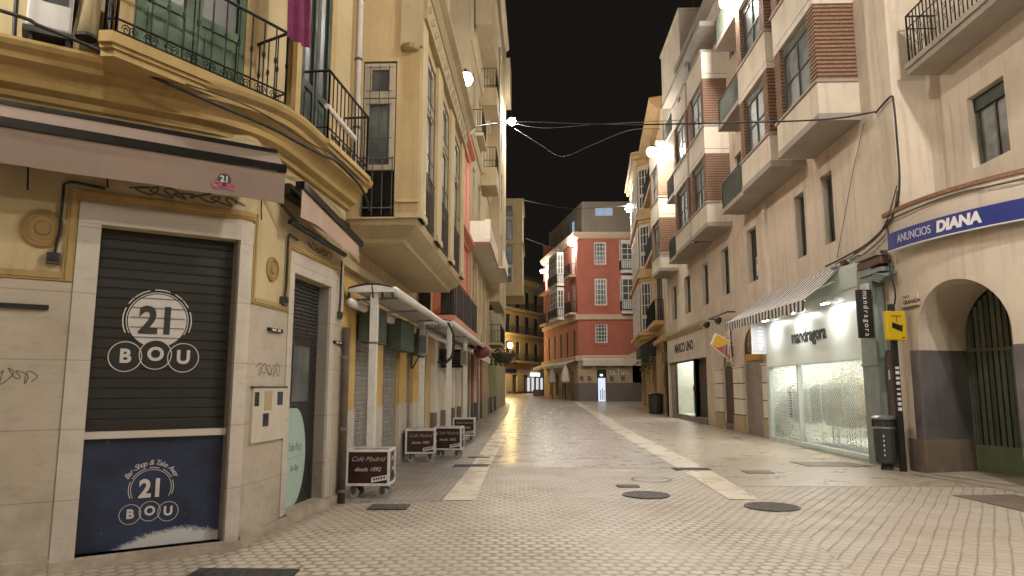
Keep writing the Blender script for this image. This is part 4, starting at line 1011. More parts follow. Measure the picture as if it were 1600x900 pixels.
# hanging planter beneath that balcony
hp = thing('hanging_planter', 'overflowing planter of dark leaves under the far left balcony', 'planter', (-2.0, 41.5, 3.2))
obj('basket', MB().lathe((-2.0, 41.4, 3.0), [(.3, 0), (.62, .3), (.72, .55), (.66, .55)], 14), 'rust', hp)
lf = MB(); random.seed(4)
for i in range(420):
    a = random.uniform(0, 2*PI); r = .85*math.sqrt(random.random()); z = 3.25+random.uniform(-.45, .65)*(1-.3*r)
    c = Vector((-2.0+r*math.cos(a), 41.4+r*math.sin(a)*1.2, z)); d1 = Vector((random.uniform(-1, 1), random.uniform(-1, 1), random.uniform(-1, 1))).normalized()*.085; d2 = d1.cross(Vector((.3, .5, 1))).normalized()*.04
    lf.m(0 if i % 3 else (1 if i % 9 else 2)).poly(c-d1, c-d2, c+d1, c+d2)
obj('leaves', lf, ['leaf2', 'leaf', 'flower'], hp, fixn=False)
ln = thing('paper_lantern', 'round dark red lantern hanging at the cafe awning end', 'lantern', (-2.15, 27.2, 3.1))
obj('shade', MB().ball((-2.12, 26.6, 2.95), .30, 14, (1, 1, .95)), 'lantern', ln, smooth=True, fixn=False)
obj('cord', MB().tube([(-2.12, 26.6, 3.2), (-2.12, 26.6, 3.6)], .012, 5), 'cable', ln)
# --- far bay building
fb = thing('bay_building', 'far greenish building with glazed bay jutting into the street under a lamp', 'building', (-3, 62, 0))
FF = Frame((-1.22, 0), (0, 1))
FFn = Frame((-3.6, 58), (1, 0))
fo = [(.55, 1.55, 10.2, 11.6, .1), (.55, 1.55, 11.8, 13.4, .1), (.55, 1.55, 13.9, 15.6, .1), (.55, 1.55, 15.9, 16.8, .1)]
w = MB().wall(FFn, -.6, 2.38, 9.2, 17.4, fo); w.wall(FF, 58, 64, 9.2, 17.4); w.poly((-3.6, 58, 9.2), (-1.22, 58, 9.2), (-1.22, 64, 9.2), (-3.6, 64, 9.2)); w.poly((-4.2, 58, 17.4), (-1.22, 58, 17.4), (-1.22, 64, 17.4), (-4.2, 64, 17.4))
obj('bay', w, 'far_wall', fb)
for a, b, c, d, e in fo: window(FFn, fb, a, b, c, d, .08, 'green_dark' if c in (11.8, 15.9, 13.9) else 'white_frame', 'pane', 2, 2)
q = MB()
for z in (9.13, 13.5, 17.22): q.box(-4.2, -1.1, 57.88, 64.05, z, z+.2)
obj('string_course', q, 'far_wall', fb)

# ================================================================== THE CAFE: ballast carts and awnings
def make_cart(label, loc, rz):
    t = thing('cafe_cart', label, 'cart', (0, 0, 0), 'wheeled cafe sign carts')
    F0 = Frame((0, -.26), (1, 0)); FX = Frame((.32, 0), (0, 1)); FXl = Frame((-.32, 0), (0, -1)); FB2 = Frame((0, .26), (-1, 0))
    q = MB().box(-.30, .30, -.245, .245, .20, .665); obj('panel', q, 'burgundy', t)
    f = MB(); w = .035
    for x in (-.32, .32-w):
        for y in (-.26, .26-w): f.box(x, x+w, y, y+w, .185, .70)
    for z in (.185, .665):
        for y in (-.26, .26-w): f.box(-.32+w, .32-w, y+.002, y+w-.002, z, z+w)
        for x in (-.32, .32-w): f.box(x+.002, x+w-.002, -.26+w, .26-w, z+.001, z+w-.001)
    obj('frame', f, 'white_metal', t)
    obj('top', MB().box(-.285, .285, -.225, .225, .667, .675), 'rust', t)
    for fr in (F0, FX, FXl):
        k = 1 if fr is F0 else .82
        text(fr, 0, .565, -.246+.262 if fr is not F0 else .016, 'Café Madrid', .098*k, 'cream_letter', t, shear=.45, bold=-.001)
        text(fr, 0, .42, .016, 'desde 1892', .082*k, 'cream_letter', t, shear=.35, bold=.001)
        s = MB(); d = .07
        s.m(0).poly(fr.P(.06*k, .0165, .235), fr.P(.285*k, .0165, .275), fr.P(.285*k, .0165, .345), fr.P(.06*k, .0165, .305)).m(1)
        for i in range(5): a = .085*k+i*.037*k; s.poly(fr.P(a, .018, .262+i*.0066), fr.P(a+.025*k, .018, .268+i*.0066), fr.P(a+.025*k, .018, .300+i*.0066), fr.P(a, .018, .294+i*.0066))
        obj('sticker', s, ['sticker', 'panel_navy'], t, fixn=False)
    for x in (-.21, .21):
        for y in (-.17, .17):
            wv = MB().lathe((x, y-.025, .082), [(.055, 0), (.08, .004), (.082, .025), (.08, .046), (.055, .05)], 16, (0, 1, 0)); wo = obj('wheel', wv, 'wheel_grey', t)
            obj('hub', MB().lathe((x, y-.03, .082), [(.03, 0), (.03, .06)], 10, (0, 1, 0)), 'rust', wo)
            b = MB().box(x-.035, x+.035, y-.035, y-.030, .08, .185); b.box(x-.035, x+.035, y+.030, y+.035, .08, .185); b.box(x-.045, x+.045, y-.045, y+.045, .175, .187); obj('caster_fork', b, 'rust', t)
    t.location = loc; t.rotation_euler = (0, 0, rz); return t
cart = make_cart('cafe sign cart at the first awning post, nearest of the carts', (-2.48, 10.66, 0), R(2))
dup(cart, (-2.56, 15.66, 0), R(6), 'cafe sign cart at the second awning post, left one of the touching pair')
dup(cart, (-2.05, 16.56, 0), R(-2), 'cafe sign cart right of the pair, beneath the third awning post')
dup(cart, (-2.18, 21.26, 0), R(2), 'cafe sign cart at the fourth awning post, farthest of the carts')
def cafe_awning(label, ya, yb, x0, x1, posts, z):
    t = thing('cafe_awning', label, 'awning', ((x0+x1)/2, (ya+yb)/2, z), 'retractable cafe awnings on posts')
    q = MB()
    for px, py, zz in posts:
        o = obj('post', MB().box(px-.055, px+.055, py-.055, py+.055, zz, z+.02), 'white_metal', t)
        obj('clamp', MB().box(px-.06, px+.06, py-.06, py+.06, zz+1.55, zz+1.58), 'bin_lid', o)
    n = 10; arcp = []
    for i in range(n+1):
        a = PI*i/n; arcp.append((x0+(x1-x0)*(i/n), z+.02+.06*math.sin(a)))
    c = MB(); vs = []
    for y in (ya, yb): vs += [(x, y, zz) for x, zz in arcp]
    c.add(vs, [(i, i+1, n+2+i, n+1+i) for i in range(n)])
    c.add([(x, ya, zz) for x, zz in arcp]+[(x1, ya, z-.03), (x0, ya, z-.03)], [tuple(range(n+3))])
    obj('canopy', c, 'white_metal', t)
    r = MB(); r.tube([(x1-.03, ya+.1, z+.0), (x1-.03, yb, z+.0)], .07, 10); obj('front_roller', r, 'white_metal', t, smooth=True, fixn=False)
    r = MB(); r.tube([(x0+.04, ya-.05, z-.19), (x0+.04, yb, z-.19)], .065, 10); obj('rear_roller', r, 'white_metal', t, smooth=True, fixn=False)
    r = MB()
    for i in range(4): y = ya+.25+(yb-ya-.5)*i/3; r.tube([(x0+.05, y, z-.12), (x1-.05, y+.3, z-.06)], .02, 6)
    r.tube([(x0+.15, ya+.1, z-.13), (x0+.15, yb, z-.13)], .015, 6); r.tube([(x0+.3, ya+.1, z-.10), (x0+.3, yb, z-.10)], .015, 6)
    obj('arm', r, 'bin_lid', t)
    r = MB()
    for k in range(3):
        y = ya+.02+.03*k; r.tube([(x0-.01, y, z-.1)]+[(x, y-.01, zz+.02) for x, zz in arcp[:6+k*2]]+[(arcp[5+k*2][0]+.02, y-.02, z-.12)], .014, 5)
    obj('cable_wrap', r, 'cable', t, fixn=False)
    return t
cafe_awning('white cafe awning on posts over the near tan shutters', 10.5, 16.6, -2.86, -2.15, [(-2.48, 10.6, .70), (-2.56, 15.6, .70)], 3.06)
cafe_awning('white cafe awning on posts beyond the near one, below the dark balcony', 16.7, 26.4, -2.75, -2.0, [(-2.08, 16.6, .70), (-2.18, 21.3, .70)], 3.12)
for (x, y, z), lab in (((-2.52, 15.52, 2.55), 'grey electric box on the second awning post'), ((-2.2, 21.15, 2.5), 'grey electric box on the far awning post')):
    t = thing('switch_box', lab, 'electric box', (x, y, z)); bevel(obj('case', MB().box(x-.1, x+.1, y-.09, y+.0, z-.25, z+.2), 'wheel_grey', t), .02); obj('lid', MB().box(x-.08, x+.08, y-.1, y-.091, z-.2, z+.15), 'bin_lid', t)
cable([(-2.1, 16.5, 3.1), (-1.95, 16.3, 2.8), (-1.97, 16.3, 2.35), (-2.15, 16.3, 2.15), (-2.3, 16.3, 2.2)], .03, 'hose_loop', 'black flexible hose looping at the third awning post', cat='hose')
cable([(-2.6, 15.5, 2.3), (-2.75, 15.4, 2.0), (-2.72, 15.4, 2.4), (-2.62, 15.5, 2.75)], .018, 'hose_loop', 'black cable loop by the box on the second post', cat='hose')
t = thing('wall_box', 'dark ventilation box under the far cafe awning', 'vent box', (-2.7, 22, 2.4)); obj('casing', MB().box(-2.95, -2.3, 21.6, 22.1, 2.2, 2.75), 'bar_black', t)
q = MB()
for i in range(5): q.box(-2.9, -2.35, 21.585, 21.6, 2.26+i*.09, 2.30+i*.09)
obj('grille', q, 'cable_grey', t)

# ================================================================== RIGHT: LONG BUILDING WITH BRICK BAYS
FR = Frame((7.3, 0), (0, 1), -1)
rb = thing('bay_building', 'long beige building with ribbed brick corner bays over the lit shops', 'building', (8, 26, 0))
lw = [(17.15, 17.85, 5.15, 6.95), (19.0, 19.7, 5.15, 6.93), (23.25, 24.3, 5.13, 6.96), (26.7, 27.75, 5.13, 6.95), (30.0, 31.15, 5.13, 6.92), (33.5, 34.85, 5.15, 6.95), (36.9, 38.2, 5.15, 6.93)]
gops = [(15.25, 22.05, 0, 2.3, .1), (23.15, 25.3, 0, 3.65, .35), (26.55, 28.1, 0, 3.55, .35), (30.9, 33.3, .25, 2.9, .5), (33.3, 37.6, .25, 2.9, .04)]
uw = [(24.5, 25.4, z, z+2.2, .18) for z in (7.8, 10.8, 13.8)]
obj('wall', MB().wall(FR, 14.34, 39.4, 0, 17.5, [(a, b, c, d, .2) for a, b, c, d in lw]+gops+uw), 'rb_wall', rb)
body(rb, FR, 14.34, 39.4, 0, 17.5, 8, 'rb_wall')
for i, (a, b, c, d) in enumerate(lw):
    window(FR, rb, a+.03, b-.03, c+.02, d-.02, .2, 'green_dark' if i in (2, 3) else 'green_grey', 'pane' if i not in (2, 3) else 'pane', 2, 1, .07)
    if i in (2, 3): obj('blind', MB().fbox(FR, a+.08, b-.08, -.184, -.16, c+.55 if i == 2 else c+.5, d-.08), 'green_dark', rb)
for a, b, c, d, e in uw: window(FR, rb, a, b, c, d, .16, 'green_grey', 'pane', 2, 1)
q = MB(); q.fbox(FR, 22.05, 22.35, .0, .09, 0, 7.4); q.fbox(FR, 38.9, 39.4, .0, .10, 0, 17.5); obj('pilaster', q, 'rb_par', rb)
VB = .92
def ribs(m, fr, u0, u1, va, vb, z0, z1):
    "ribbed brickwork: projecting courses over recessed joints, sides and front"
    n = round((z1-z0)/.098); h = (z1-z0)/n
    m.m(1).fbox(fr, u0+.02, u1-.02, va, vb-.02, z0, z1).m(0)
    for i in range(n): m.fbox(fr, u0, u1, va-.001, vb, z0+i*h, z0+i*h+h*.56)
def bay(u0, u1, levels, pier=.42):
    q = MB(); q.fbox(FR, u0+.02, u1-.02, -.01, VB-.04, 7.56, 7.72)
    bb = obj('bay', q, 'coping', rb)
    for k, z in enumerate(levels):
        p = MB(); p.fbox(FR, u0, u1, -.01, VB, z+(.17 if k == 0 else .02), z+.90)
        obj('parapet', p, 'rb_par', bb)
        c = MB(); c.fbox(FR, u0-.05, u1+.05, -.01, VB+.05, z+.902, z+.965)
        if k == 0: c.fbox(FR, u0-.02, u1+.02, -.008, VB+.02, z, z+.168)
        obj('coping', c, 'coping', bb)
        if z > 13: continue
        for pa_, pb2 in ((u0, u0+pier), (u1-pier, u1)):
            m = MB(); ribs(m, FR, pa_, pb2, .0, VB-.01, z+.97, z+2.82); obj('brick_pier', m, ['brick', 'brick_dark'], bb)
        obj('lintel', MB().fbox(FR, u0+.0, u1-.0, -.01, VB, z+2.822, z+3.0), 'rb_par', bb)
        FV = Frame((7.3-VB+.16, 0), (0, 1), -1)
        window(FV, bb, u0+pier, u1-pier, z+.97, z+2.62, 0, 'green_grey', 'pane_grey', 2, 2, .06)
        obj('blind_box', MB().fbox(FV, u0+pier, u1-pier, .0, .06, z+2.62, z+2.82), 'green_grey', bb)
    return bb
L3 = (7.55, 10.55, 13.55)
bay(15.42, 18.12, L3); bay(18.74, 21.40, L3); bay(25.95, 28.66, L3); bay(29.03, 31.96, L3); bay(36.1, 38.75, L3)
for u0, u1 in ((21.42, 24.1), (31.98, 34.05)):
    for z in L3:
        q = MB().fbox(FR, u0, u1, -.01, VB-.04, z-.02, z+.13); bb = obj('balcony', q, 'coping', rb)
        rail(FR, bb, [(u0+.04, VB-.09), (u1-.04, VB-.09), (u1-.04, 0)], z+.13, z+1.1, 'green_grey', pitch=.10, r=.012)
        obj('glass_screen', MB().poly(FR.P(u0+.05, VB-.12, z+.16), FR.P(u1-.05, VB-.12, z+.16), FR.P(u1-.05, VB-.12, z+1.06), FR.P(u0+.05, VB-.12, z+1.06)), 'pane_curtain', bb)
q = MB(); q.fbox(FR, 14.34, 34.0, -.3, .35, 17.2, 17.52); q.fbox(FR, 25.9, 34.1, -.3, .95, 15.5, 15.7); obj('eave', q, 'coping', rb)
q = MB(); q.box(7.34, 12, 34.1, 39.35, 17.5, 20.7); q.box(7.28, 12, 34.0, 39.4, 20.7, 20.85); obj('penthouse', q, 'rb_wall', rb)
q = MB(); q.tube([FR.P(28.85, VB-.2, 7.5), FR.P(28.85, VB-.2, 15.4)], .06, 8); obj('drain_pipe', q, 'rust', rb)
q = MB()
for z, u in ((15.1, 28.3), (14.2, 29.9)): q.fbox(FR, u, u+.35, VB+.0, VB+.06, z, z+.12)
obj('vent', q, 'rust', rb)
tt = thing('antenna', 'thin roof antenna above the bay building penthouse', 'antenna', (8.2, 34.6, 20.9)); q = MB().tube([(8.2, 34.6, 20.8), (8.2, 34.6, 24)], .03, 5); obj('mast', q, 'cable_grey', tt)
q = MB()
for i in range(4): q.tube([(7.7, 34.6, 23+.25*i), (8.7, 34.6, 23+.25*i)], .012, 4)
obj('rods', q, 'cable_grey', tt)
nt_ = thing('window_notice', 'small white notice with red band in the green upper window', 'notice', FR.P(23.6, -.1, 5.5))
q = MB().fbox(FR, 23.35, 23.8, -.14, -.13, 5.32, 5.95).m(1).fbox(FR, 23.38, 23.77, -.13, -.126, 5.72, 5.9).fbox(FR, 23.38, 23.6, -.13, -.126, 5.5, 5.55).fbox(FR, 23.38, 23.7, -.13, -.126, 5.4, 5.45)
obj('board', q, ['sticker', 'kite_red'], nt_)

# --- rusticated arches with shutters between the two lit shops
def arch_infill(u0, u1, zs, rise, ztop, v, mat, name):
    "wall filling above an arch inside an opening"
    m = MB(); n = 14; c = (u0+u1)/2
    pts = [(c-(u1-u0)/2*math.cos(PI*i/n), zs+rise*math.sin(PI*i/n)) for i in range(n+1)]
    for (a, b), (d, e) in zip(pts, pts[1:]):
        m.poly(FR.P(a, v, b), FR.P(d, v, e), FR.P(d, v, ztop), FR.P(a, v, ztop)); m.poly(FR.P(a, v, b), FR.P(d, v, e), FR.P(d, v-.08, e), FR.P(a, v-.08, b))
    return obj(name, m, mat, rb)
arch_infill(23.15, 25.3, 2.85, .78, 3.65, -.002, 'rb_par', 'arch_head')
arch_infill(26.55, 28.1, 2.95, .55, 3.55, -.002, 'rb_par', 'arch_head')
for a, b in ((22.1, 23.13), (25.32, 26.53), (28.12, 29.3)):
    q = MB().m(0)
    for i in range(3): z = .62+i*.56; q.fbox(FR, a, b, .0, .075, z+.02, z+.54)
    q.m(1).fbox(FR, a-.0, b+.0, .0, .10, 0, .60).m(0).fbox(FR, a-.02, b+.02, .0, .10, 2.30, 2.36)
    q.m(2)
    for i in range(4): z = .62+i*.56; q.fbox(FR, a+.01, b-.01, -.01, .055, z-.019, z+.019)
    obj('rusticated_pier', q, ['white_wall', 'tan_stone', 'rust'], rb)
shutter(FR, rb, 23.15, 25.3, 0.02, 2.48, -.06, 'brown_shutter', .075)
shutter(FR, rb, 26.55, 28.1, .25, 2.36, -.08, 'rust', .10, .02)
obj('step', MB().fbox(FR, 26.55, 28.1, -.34, -.01, 0, .24), 'dado_brown', rb)
FRa = Frame((7.3+.085, 0), (0, 1), -1)
fs = thing('shop_sign', 'arched navy and gold painted shop panel over the plain shutter', 'sign', FRa.P(24.2, .02, 2.5))
q = MB().fbox(FRa, 23.15, 25.3, .0, .04, 2.75, 3.62).m(1).fbox(FRa, 23.15, 25.3, .0, .05, 2.50, 2.745); obj('board', q, ['panel_navy', 'panel_gold'], fs)
q = MB(); q.ring(FRa, 24.22, 2.95, .046, .68, .14, 0, 180); q.ring(FRa, 24.22, 2.95, .046, .40, .06, 0, 180)
for u in (23.75, 24.7): q.ring(FRa, u, 2.95, .047, .16, .05, 0, 360, 20)
obj('gold_scroll', q, 'panel_gold', fs, fixn=False)
ds = thing('shop_sign', 'dark fascia board in the narrow arch with small lettering', 'sign', FRa.P(27.3, .02, 2.4))
obj('board', MB().fbox(FRa, 26.55, 28.1, .0, .05, 2.38, 3.5), 'black_sign', ds); g = MB(); [g.fbox(FRa, 26.9+.11*i, 26.97+.11*i, .05, .053, 2.56, 2.68) for i in range(8)]; obj('lettering', g, 'grey_letter', ds)
# cloth swags and pipework of the narrow shop
ks = thing('kite_sign', 'kite-shaped yellow and red sign hanging from the narrow arch', 'sign', (6.75, 26.6, 3.0))
FKs = Frame((6.85, 26.4), (1, 0))
pt = [(-.42, .12), (-.24, .52), (.22, .28), (.20, -.12), (.17, -.44)]
q = MB(); q.add([FKs.P(a*1.06, v, b*1.06) + Vector((0, 0, 3.05)) for v in (.0, .05) for a, b in pt], [(0, 1, 2, 3, 4), (9, 8, 7, 6, 5)]+[(i, (i+1) % 5, 5+(i+1) % 5, 5+i) for i in range(5)]); obj('frame', q, 'white_metal', ks)
q = MB(); O = Vector((0, 0, 3.05)); F_ = lambda a, b: FKs.P(a*.93, .053, b*.93)+O
q.m(0).poly(F_(-.42, .12), F_(-.24, .52), F_(.22, .28), F_(.20, .16), F_(-.22, .0)).m(1).poly(F_(-.42, .12), F_(-.2, .0), F_(.0, .06), F_(-.02, -.24)).m(2).poly(F_(.0, .07), F_(.13, .12), F_(.1, -.30), F_(-.02, -.24)).m(1).poly(F_(.13, .12), F_(.20, .15), F_(.17, -.44), F_(.1, -.32))
obj('face', q, ['kite_yellow', 'kite_red', 'kite_grey'], ks, fixn=False)
q = MB()
for z in (2.85, 3.15): q.tube([(7.05, 26.42, z), (7.30, 26.42, z)], .02, 6)
obj('bracket', q, 'white_metal', ks)
rs = thing('drape', 'thin pale and black hanging tubes beside the kite sign', 'cable', (7.1, 26.3, 3))
q = MB().m(0).tube([(7.05, 26.2, 3.75), (7.08, 26.2, 3.3), (7.1, 26.25, 2.8), (7.16, 26.3, 2.4)], .03, 6).m(1).tube([(7.12, 26.15, 3.7), (7.12, 26.2, 3.1), (7.16, 26.22, 2.7)], .025, 6); obj('tubes', q, ['white_metal', 'cable'], rs)
hs = thing('vertical_sign', 'pale vertical hanging sign left of the white fascia', 'sign', (6.85, 22.3, 3))
FVs = Frame((6.93, 22.2), (1, 0))
q = MB().fbox(FVs, -.28, .30, .0, .06, 2.62, 3.55); obj('frame', q, 'white_metal', hs)
obj('panel', MB().fbox(FVs, -.25, .27, .06, .066, 2.66, 3.52), 'grey_letter', hs)
g = MB(); [g.fbox(FVs, -.06-.02*(i%2), .06+.02*(i%3), .066, .069, 2.74+.11*i, 2.81+.11*i) for i in range(7)]; obj('lettering', g, 'sign_white', hs)
wl_ = thing('wall_spotlights', 'dark swivel floodlights on a bracket over the striped awning corner', 'floodlight', FR.P(27, .2, 4.2))
q = MB(); q.tube([FR.P(26, .3, 4.35), FR.P(29, .3, 4.35)], .03, 6); q.tube([FR.P(28.9, 0, 4.35), FR.P(28.9, .3, 4.35)], .03, 6); q.tube([FR.P(26.1, 0, 4.35), FR.P(26.1, .3, 4.35)], .03, 6); obj('bracket', q, 'pole', wl_)
for u in (26.6, 28.4): obj('lamp_head', MB().lathe(FR.P(u, .42, 4.18), [(.06, 0), (.12, .1), (.12, .24)], 10, (-.5, 0, -.6)), 'pole', wl_)

# --- clothing shop with warm fascia
ms = thing('clothing_shop', 'beige clothing shopfront with black raised letters and lit display window', 'shopfront', FR.P(34, .1, 0))
q = MB().fbox(FR, 30.75, 38.7, .002, .16, 2.9, 4.12); obj('fascia', q, 'rb_par', ms)
q = MB().sweep(FR, [(0, 4.121), (.2, 4.121), (.32, 4.3), (.32, 4.42), (0, 4.5)], [30.7, 38.75]); obj('cornice', q, 'tan_stone', ms)
text(FR, 34.8, 3.52, .163, 'MARCO UNO', .62, 'letter_black', ms, bold=.02, sx=1.15, ext=.004)
q = MB().fbox(FR, 30.92, 37.6, -.02, .04, .0, .25); obj('base', q, 'granite', ms)
q = MB()
for u in (33.3, 37.55): q.fbox(FR, u-.04, u+.04, -.05, .03, .25, 2.9)
q.fbox(FR, 33.34, 37.51, -.05, .03, 2.82, 2.9); obj('window_frame', q, 'pole', ms)
obj('pane', MB().poly(FR.P(33.34, -.02, .25), FR.P(37.5, -.02, .25), FR.P(37.5, -.02, 2.82), FR.P(33.34, -.02, 2.82)), 'glass_thin', ms)
obj('door', MB().fbox(FR, 30.92, 33.25, -.30, -.22, .25, 2.88), 'door_black', ms)
q = MB()
for i in range(11): q.fbox(FR, 30.95+i*.21, 31.1+i*.21, -.22, -.2, .3, 2.85)
obj('door_slats', q, 'rust', ms)
q = MB(); x1 = 8.9
q.poly((7.35, 33.3, .25), (x1, 33.3, .25), (x1, 37.6, .25), (7.35, 37.6, .25)); q.poly((x1, 33.3, .25), (x1, 37.6, .25), (x1, 37.6, 3.3), (x1, 33.3, 3.3)); q.poly((7.35, 37.6, .25), (x1, 37.6, .25), (x1, 37.6, 3.3), (7.35, 37.6, 3.3)); q.poly((7.35, 33.3, .25), (x1, 33.3, .25), (x1, 33.3, 3.3), (7.35, 33.3, 3.3)); q.poly((7.35, 33.3, 3.29), (x1, 33.3, 3.29), (x1, 37.6, 3.29), (7.35, 37.6, 3.29))
q.poly((7.34, 33.3, 2.9), (7.34, 37.6, 2.9), (7.34, 37.6, 3.3), (7.34, 33.3, 3.3))
obj('display_box', q, 'interior', ms)
obj('ceiling_light', MB().box(8.0, 8.15, 33.6, 37.3, 3.18, 3.22), 'led', ms)
obj('poster', MB().box(8.80, 8.85, 35.6, 37.4, .7, 2.4), 'photo_warm', ms)
def mannequin(label, x, y, z, top, bottom, lean=0.):
    t = thing('mannequin', label, 'mannequin', (x, y, z)); H = 1.75
    q = MB().lathe((x, y, z), [(.18, 0), (.18, .02), (.02, .03), (.02, .5)], 14); obj('stand', q, 'silver', t)
    q = MB()
    for s in (-1, 1):
        q.tube([(x, y+s*.08, z+.06), (x-.01, y+s*.085, z+.45), (x, y+s*.09, z+.90)], [.045, .06, .09], 8)
        q.tube([(x, y+s*.19, z+1.42), (x+.02, y+s*.25, z+1.12), (x-.06, y+s*.24, z+.86)], [.05, .042, .03], 8)
    q.tube([(x, y, z+.85), (x, y, z+1.05), (x, y, z+1.3), (x, y, z+1.46), (x, y, z+1.5), (x, y, z+1.56)], [.15, .12, .17, .14, .055, .05], 12); q.ball((x, y, z+1.66), .10, 12, (1, .85, 1.2))
    obj('figure', q, 'skin_white', t, smooth=True)
    g = MB(); g.tube([(x, y, z+.75), (x, y, z+1.0), (x, y, z+1.3), (x, y, z+1.45)], [.19, .15, .195, .16], 14); obj('top', g, top, t, smooth=True)
    g = MB(); g.tube([(x, y, z+.12), (x, y, z+.5), (x, y, z+.86)], [.17, .175, .19], 14); obj('trousers', g, bottom, t, smooth=True)
mannequin('display figure in white with red top in the clothing shop window', 7.75, 34.9, .27, 'cloth_red', 'cloth_white')
mannequin('display figure all in white nearest the dark shop door', 7.7, 33.9, .27, 'cloth_white', 'cloth_white')
q = thing('shop_shutter', 'narrow grey roller shutter at the left end of the beige shops', 'shutter', FR.P(38.2, .0, 0)); shutter(FR, q, 37.75, 38.85, 0, 2.8, .015, 'brown_shutter', .09); obj('shutter_box', MB().fbox(FR, 37.72, 38.87, .002, .14, 2.8, 3.0), 'rust', q)

# --- pale green shop with lit fascia
mg = thing('lit_shopfront', 'pale grey-green shopfront with white lit fascia behind a mesh grille', 'shopfront', FR.P(18.7, .1, 0))
FM2 = Frame((7.1, 0), (0, 1), -1)
obj('fascia', MB().fbox(FM2, 15.62, 22.2, -.195, .0, 2.24, 3.82), 'shop_white', mg)
q = MB(); q.fbox(FM2, 15.0, 22.22, -.18, .035, 2.20, 2.238); q.fbox(FM2, 15.0, 22.25, -.19, .04, 3.822, 3.9)
q.hexa([FM2.P(15.0, -.19, 3.9), FM2.P(20.6, -.19, 3.9), FM2.P(20.6, .04, 3.9), FM2.P(15.0, .04, 3.9), FM2.P(15.0, -.19, 4.35), FM2.P(18.4, -.19, 4.42), FM2.P(18.4, -.02, 4.42), FM2.P(15.0, .0, 4.35)]); obj('fascia_trim', q, 'shop_green', mg)
q = MB(); q.fbox(FM2, 14.92, 15.60, -.19, .06, 0, 4.15); q.fbox(FM2, 14.9, 15.62, .06, .075, 2.05, 2.1); obj('pillar', q, 'shop_dark', mg)
q = MB(); q.fbox(FM2, 22.0, 22.2, -.19, .03, 0, 2.2)
for u in (15.6, 19.62, 21.95): q.fbox(FM2, u, u+.09, -.12, .01, .14, 2.2)
q.fbox(FM2, 15.6, 22.0, -.12, .03, .0, .14); q.fbox(FM2, 15.7, 19.6, .03, .05, .05, .1); obj('shop_frame', q, 'shop_green', mg)
obj('pane', MB().poly(FM2.P(15.65, -.14, .14), FM2.P(21.95, -.14, .14), FM2.P(21.95, -.14, 2.2), FM2.P(15.65, -.14, 2.2)), 'glass', mg)
# roll-down mesh
g = MB(); u0, u1, z0, z1 = 15.69, 19.62, .14, 2.18; st = .105; w = .013; P = FM2.P
k = -(z1-z0)
while k < (u1-u0):
    for sg in (1, -1):
        a0, b0 = k, 0.; a1, b1 = k+(z1-z0), z1-z0
        if a0 < 0: b0 -= a0; a0 = 0
        if a1 > u1-u0: b1 -= a1-(u1-u0); a1 = u1-u0
        if a1-a0 > .02:
            f = (lambda t: u0+t) if sg > 0 else (lambda t: u1-t)
            g.poly(P(f(a0)-w, -.06, z0+b0), P(f(a1)-w, -.06, z0+b1), P(f(a1)+w, -.06, z0+b1), P(f(a0)+w, -.06, z0+b0))
    k += st
obj('mesh_grille', g, 'silver', mg, fixn=False)
g = MB(); 
for i in range(27): z = .2+i*.075; g.fbox(FM2, 19.72, 21.94, -.07, -.055, z, z+.012)
for i in range(9): u = 19.78+i*.26; g.fbox(FM2, u, u+.012, -.056, -.05, .15, 2.18)
obj('rod_grille', g, 'silver', mg)
for u in (16.8, 19.05, 21.2):
    s = MB(); s.tube([FM2.P(u, .0, 3.62), FM2.P(u, .30, 3.60)], .016, 6); s.fbox(FM2, u-.20, u+.20, .24, .34, 3.56, 3.61); so = obj('spot_lamp', s, 'silver', mg)
    obj('lamp_face', MB().poly(FM2.P(u-.18, .25, 3.553), FM2.P(u+.18, .25, 3.553), FM2.P(u+.18, .33, 3.553), FM2.P(u-.18, .33, 3.553)), 'spot_face', so)
text(FM2, 18.75, 2.96, .008, 'mandragora', .50, 'letter_black', mg, bold=.010, ext=.006, sx=.98)
q = MB(); x1 = 10.2; y0_, y1_ = 15.3, 22.0
q.poly((7.3, y0_, .1), (x1, y0_, .1), (x1, y1_, .1), (7.3, y1_, .1)); q.poly((x1, y0_, .1), (x1, y1_, .1), (x1, y1_, 2.6), (x1, y0_, 2.6)); q.poly((7.3, y1_, .1), (x1, y1_, .1), (x1, y1_, 2.6), (7.3, y1_, 2.6)); q.poly((7.3, y0_, .1), (x1, y0_, .1), (x1, y0_, 2.6), (7.3, y0_, 2.6)); q.poly((7.3, y0_, 2.55), (x1, y0_, 2.55), (x1, y1_, 2.55), (7.3, y1_, 2.55))
obj('shop_room', q, 'interior', mg)
for x in (7.9, 9.2): obj('ceiling_light', MB().box(x, x+.12, 15.8, 21.6, 2.48, 2.53), 'led', mg)
